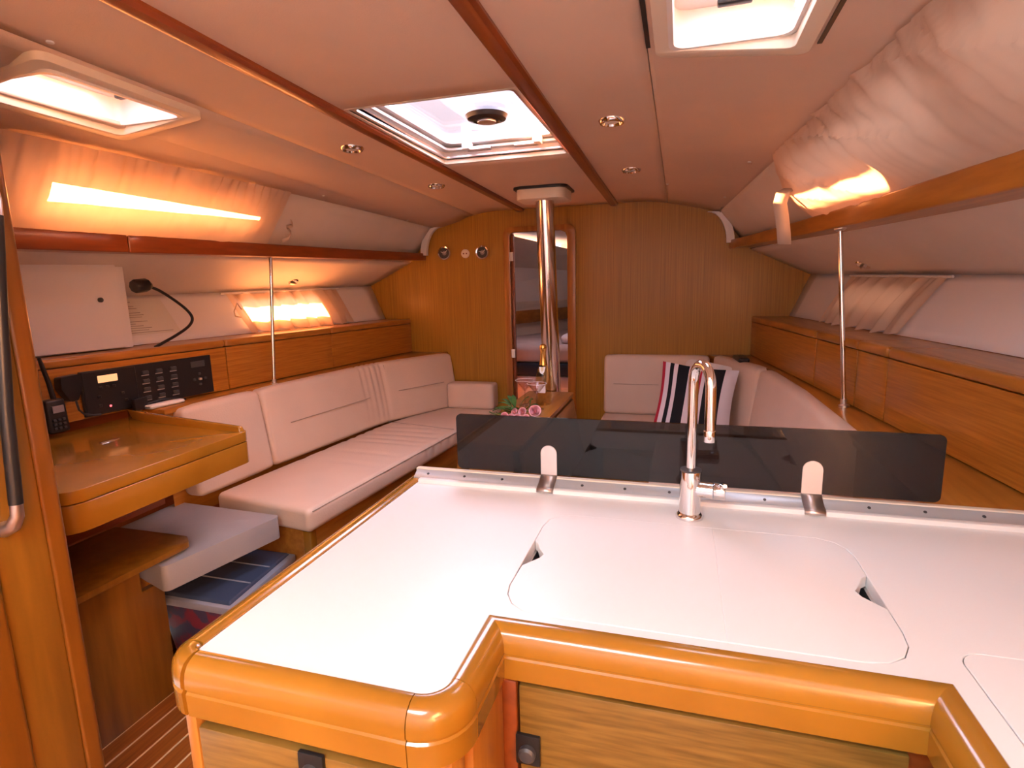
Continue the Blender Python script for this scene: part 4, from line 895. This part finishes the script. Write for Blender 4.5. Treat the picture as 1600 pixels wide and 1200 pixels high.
# cabinet carcass and doors
def panel(a, b, nm='door', m='galley', bev=.003): return MB().box(a, b).build(nm, m, g, bevel=bev)
panel((.112, .52, 0), (.128, 1.24, CZ - .05), 'side_panel', 'wood_z')
panel((.124, .506, 0), (.142, .53, CZ - .05), 'corner_post', 'wood_z')
d1 = panel((.146, .504, .12), (.455, .522, CZ - .092))
panel((.13, .53, .02), (.48, .54, CZ - .05), 'carcass', 'trim_dark')
panel((.470, .56, 0), (.512, .68, CZ - .05), 'side_panel', 'wood_z')
panel((.4845 - .03, .515, 0), (.505, .562, CZ - .05), 'corner_post', 'wood_z', .015)
d2 = panel((.535, .682, .10), (1.015, .70, CZ - .088))
panel((.49, .702, .02), (1.06, .715, CZ - .05), 'carcass', 'trim_dark')
panel((.495, .684, .10), (.531, .70, CZ - .085), 'door_post', 'trim_dark')
panel((1.045, -.3, 0), (1.06, .68, CZ - .05), 'side_panel', 'wood_y')
def latch(x_, y_, z_, par):
    b = MB().box((x_ - .018, y_ - .006, z_ - .026), (x_ + .018, y_ + .001, z_ + .022)).build('latch_plate', 'black', par, bevel=.002)
    return MB().lathe([(.0125, 0), (.0125, .007), (.009, .010), (.0001, .0105)], (x_, y_ - .006, z_ - .004), (0, -1, 0), 20).build('push_button', 'dark_grey', par, smooth=True)
latch(.322, .504, .822, d1); latch(.548, .682, .745, d2)
# rear upstand: white cove, aluminium strip with screws, cream strip
def ridge(y0, y1, z0, z1, nm, m, x0=.10, bev=.002): return MB().box((x0, y0, z0), (XR, y1, z1)).build(nm, m, g, bevel=bev)
ridge(1.195, 1.212, CZ - .02, CZ + .010, 'rear_upstand', 'counter', .134, .004)
MB().hexa([(.115, 1.2115, CZ - .02), (XR, 1.2115, CZ - .02), (XR, 1.236, CZ - .02), (.115, 1.236, CZ - .02)], [(.115, 1.2125, CZ + .008), (XR, 1.2125, CZ + .008), (XR, 1.236, CZ + .022), (.115, 1.236, CZ + .022)]).build('rail_strip', 'alu', g, bevel=.001, seg=1)
ridge(1.236, 1.250, CZ - .02, CZ + .024, 'rail_backing', 'cream', .112, .001)
ridge(1.2505, 1.264, .1, CZ - .02, 'back_panel', 'wood_x', .10, .002)
x_ = .15
while x_ < 1.5:
    MB().lathe([(.0035, 0), (.003, .0012), (.0001, .0014)], (x_, 1.224, CZ + .0147), (0, -.5, .87), 10).build('screw', 'dark_grey', g); x_ += .0965
# smoked splash screen
sc = MB().prism(rrect(.224, .960, 1.241, 1.097, .012), 1.240, 1.246, lambda a, b, c: (a, c, b - .0 + (0))).build('splash_screen', 'smoked', None, bevel=0)
sc.data.materials[0] = M['smoked']
tag(sc, 'long smoked acrylic splash screen standing along the back of the worktop', 'screen')
def bracket(x_, lb):
    t = thing('screen_bracket', (x_, 1.22, CZ), lb, 'bracket', 'steel screen brackets')
    tr = lambda a, b, c: (a, 1.2365 + c, b)
    MB().prism([(x_ - .0195, CZ + .026)] + [(x_ + .0195, CZ + .026)] + [(x_ + .0195 * math.cos(a), 1.012 + .0195 * math.sin(a)) for a in lin(0, math.pi, 12)], 0, .0025, tr).build('tongue', 'steel', t, bevel=.0006, seg=1)
    rows = [[(x_ - .0195, y, z), (x_ + .0195, y, z)] for y, z in ((1.2378, CZ + .03), (1.234, CZ + .026), (1.214, CZ + .016), (1.2065, CZ + .0135), (1.198, CZ + .0125), (1.192, CZ + .009), (1.190, CZ + .003))]
    o = MB().grid(rows).build('foot', 'steel', t, smooth=True); solidify(o, .003, 0)
bracket(.455, 'steel bracket clipping the smoked screen, on the settee side of the tap')
bracket(1.012, 'steel bracket clipping the smoked screen, on the hull side of the tap')
# tap
tx, ty = .770, 1.131
t = thing('kitchen_tap', (tx, ty, CZ), 'tall chrome gooseneck tap on the white worktop', 'tap')
MB().lathe([(.027, 0), (.0275, .004), (.025, .009), (.022, .012)], (tx, ty, CZ + .0005), n=36).build('base_ring', 'chrome', t, smooth=True)
MB().lathe([(.0215, .006), (.021, .03), (.0205, .098), (.0195, .101), (.010, .102)], (tx, ty, CZ), n=36).build('body', 'chrome', t, smooth=True)
MB().lathe([(.0205, .0985), (.0205, .102), (.012, .103)], (tx, ty, CZ), n=28).build('collar', 'dark_grey', t, smooth=True)
dirx = Vector((.44, -.90, 0)).normalized(); R_ = .033
pts = [Vector((tx, ty, CZ + z)) for z in (.10, .14, .18, .22, .26, .278)]
top_ = Vector((tx, ty, CZ + .278))
for k in range(1, 13):
    a = math.pi * k / 12; pts.append(top_ + dirx * (R_ * (1 - math.cos(a))) + Vector((0, 0, R_ * math.sin(a) * 1.15)))
e = pts[-1]
pts += [e + Vector((0, 0, -.03)) + dirx * .001, e + Vector((0, 0, -.065)) + dirx * .001, e + Vector((0, 0, -.08)) + dirx * .001]
MB().tube(pts, .0098, 22).build('spout', 'chrome', t, smooth=True)
e2 = pts[-1]
MB().tube([e2, e2 + Vector((0, 0, -.022))], .0106, 22).build('aerator', 'chrome', t, bevel=.001)
MB().tube([(tx, ty, CZ + .062), (tx + .028, ty - .004, CZ + .062), (tx + .043, ty - .006, CZ + .062)], [.017, .0165, .0165], 28).build('mixer_barrel', 'chrome', t, smooth=True)
MB().tube([(tx + .0445, ty - .006, CZ + .062), (tx + .066, ty - .009, CZ + .062)], .0172, 28).build('lever_cap', 'chrome', t, bevel=.002)
MB().tube([(tx + .058, ty - .008, CZ + .074), (tx + .060, ty - .03, CZ + .084), (tx + .061, ty - .05, CZ + .088)], [.006, .005, .004], 14).build('lever', 'chrome', t, smooth=True)
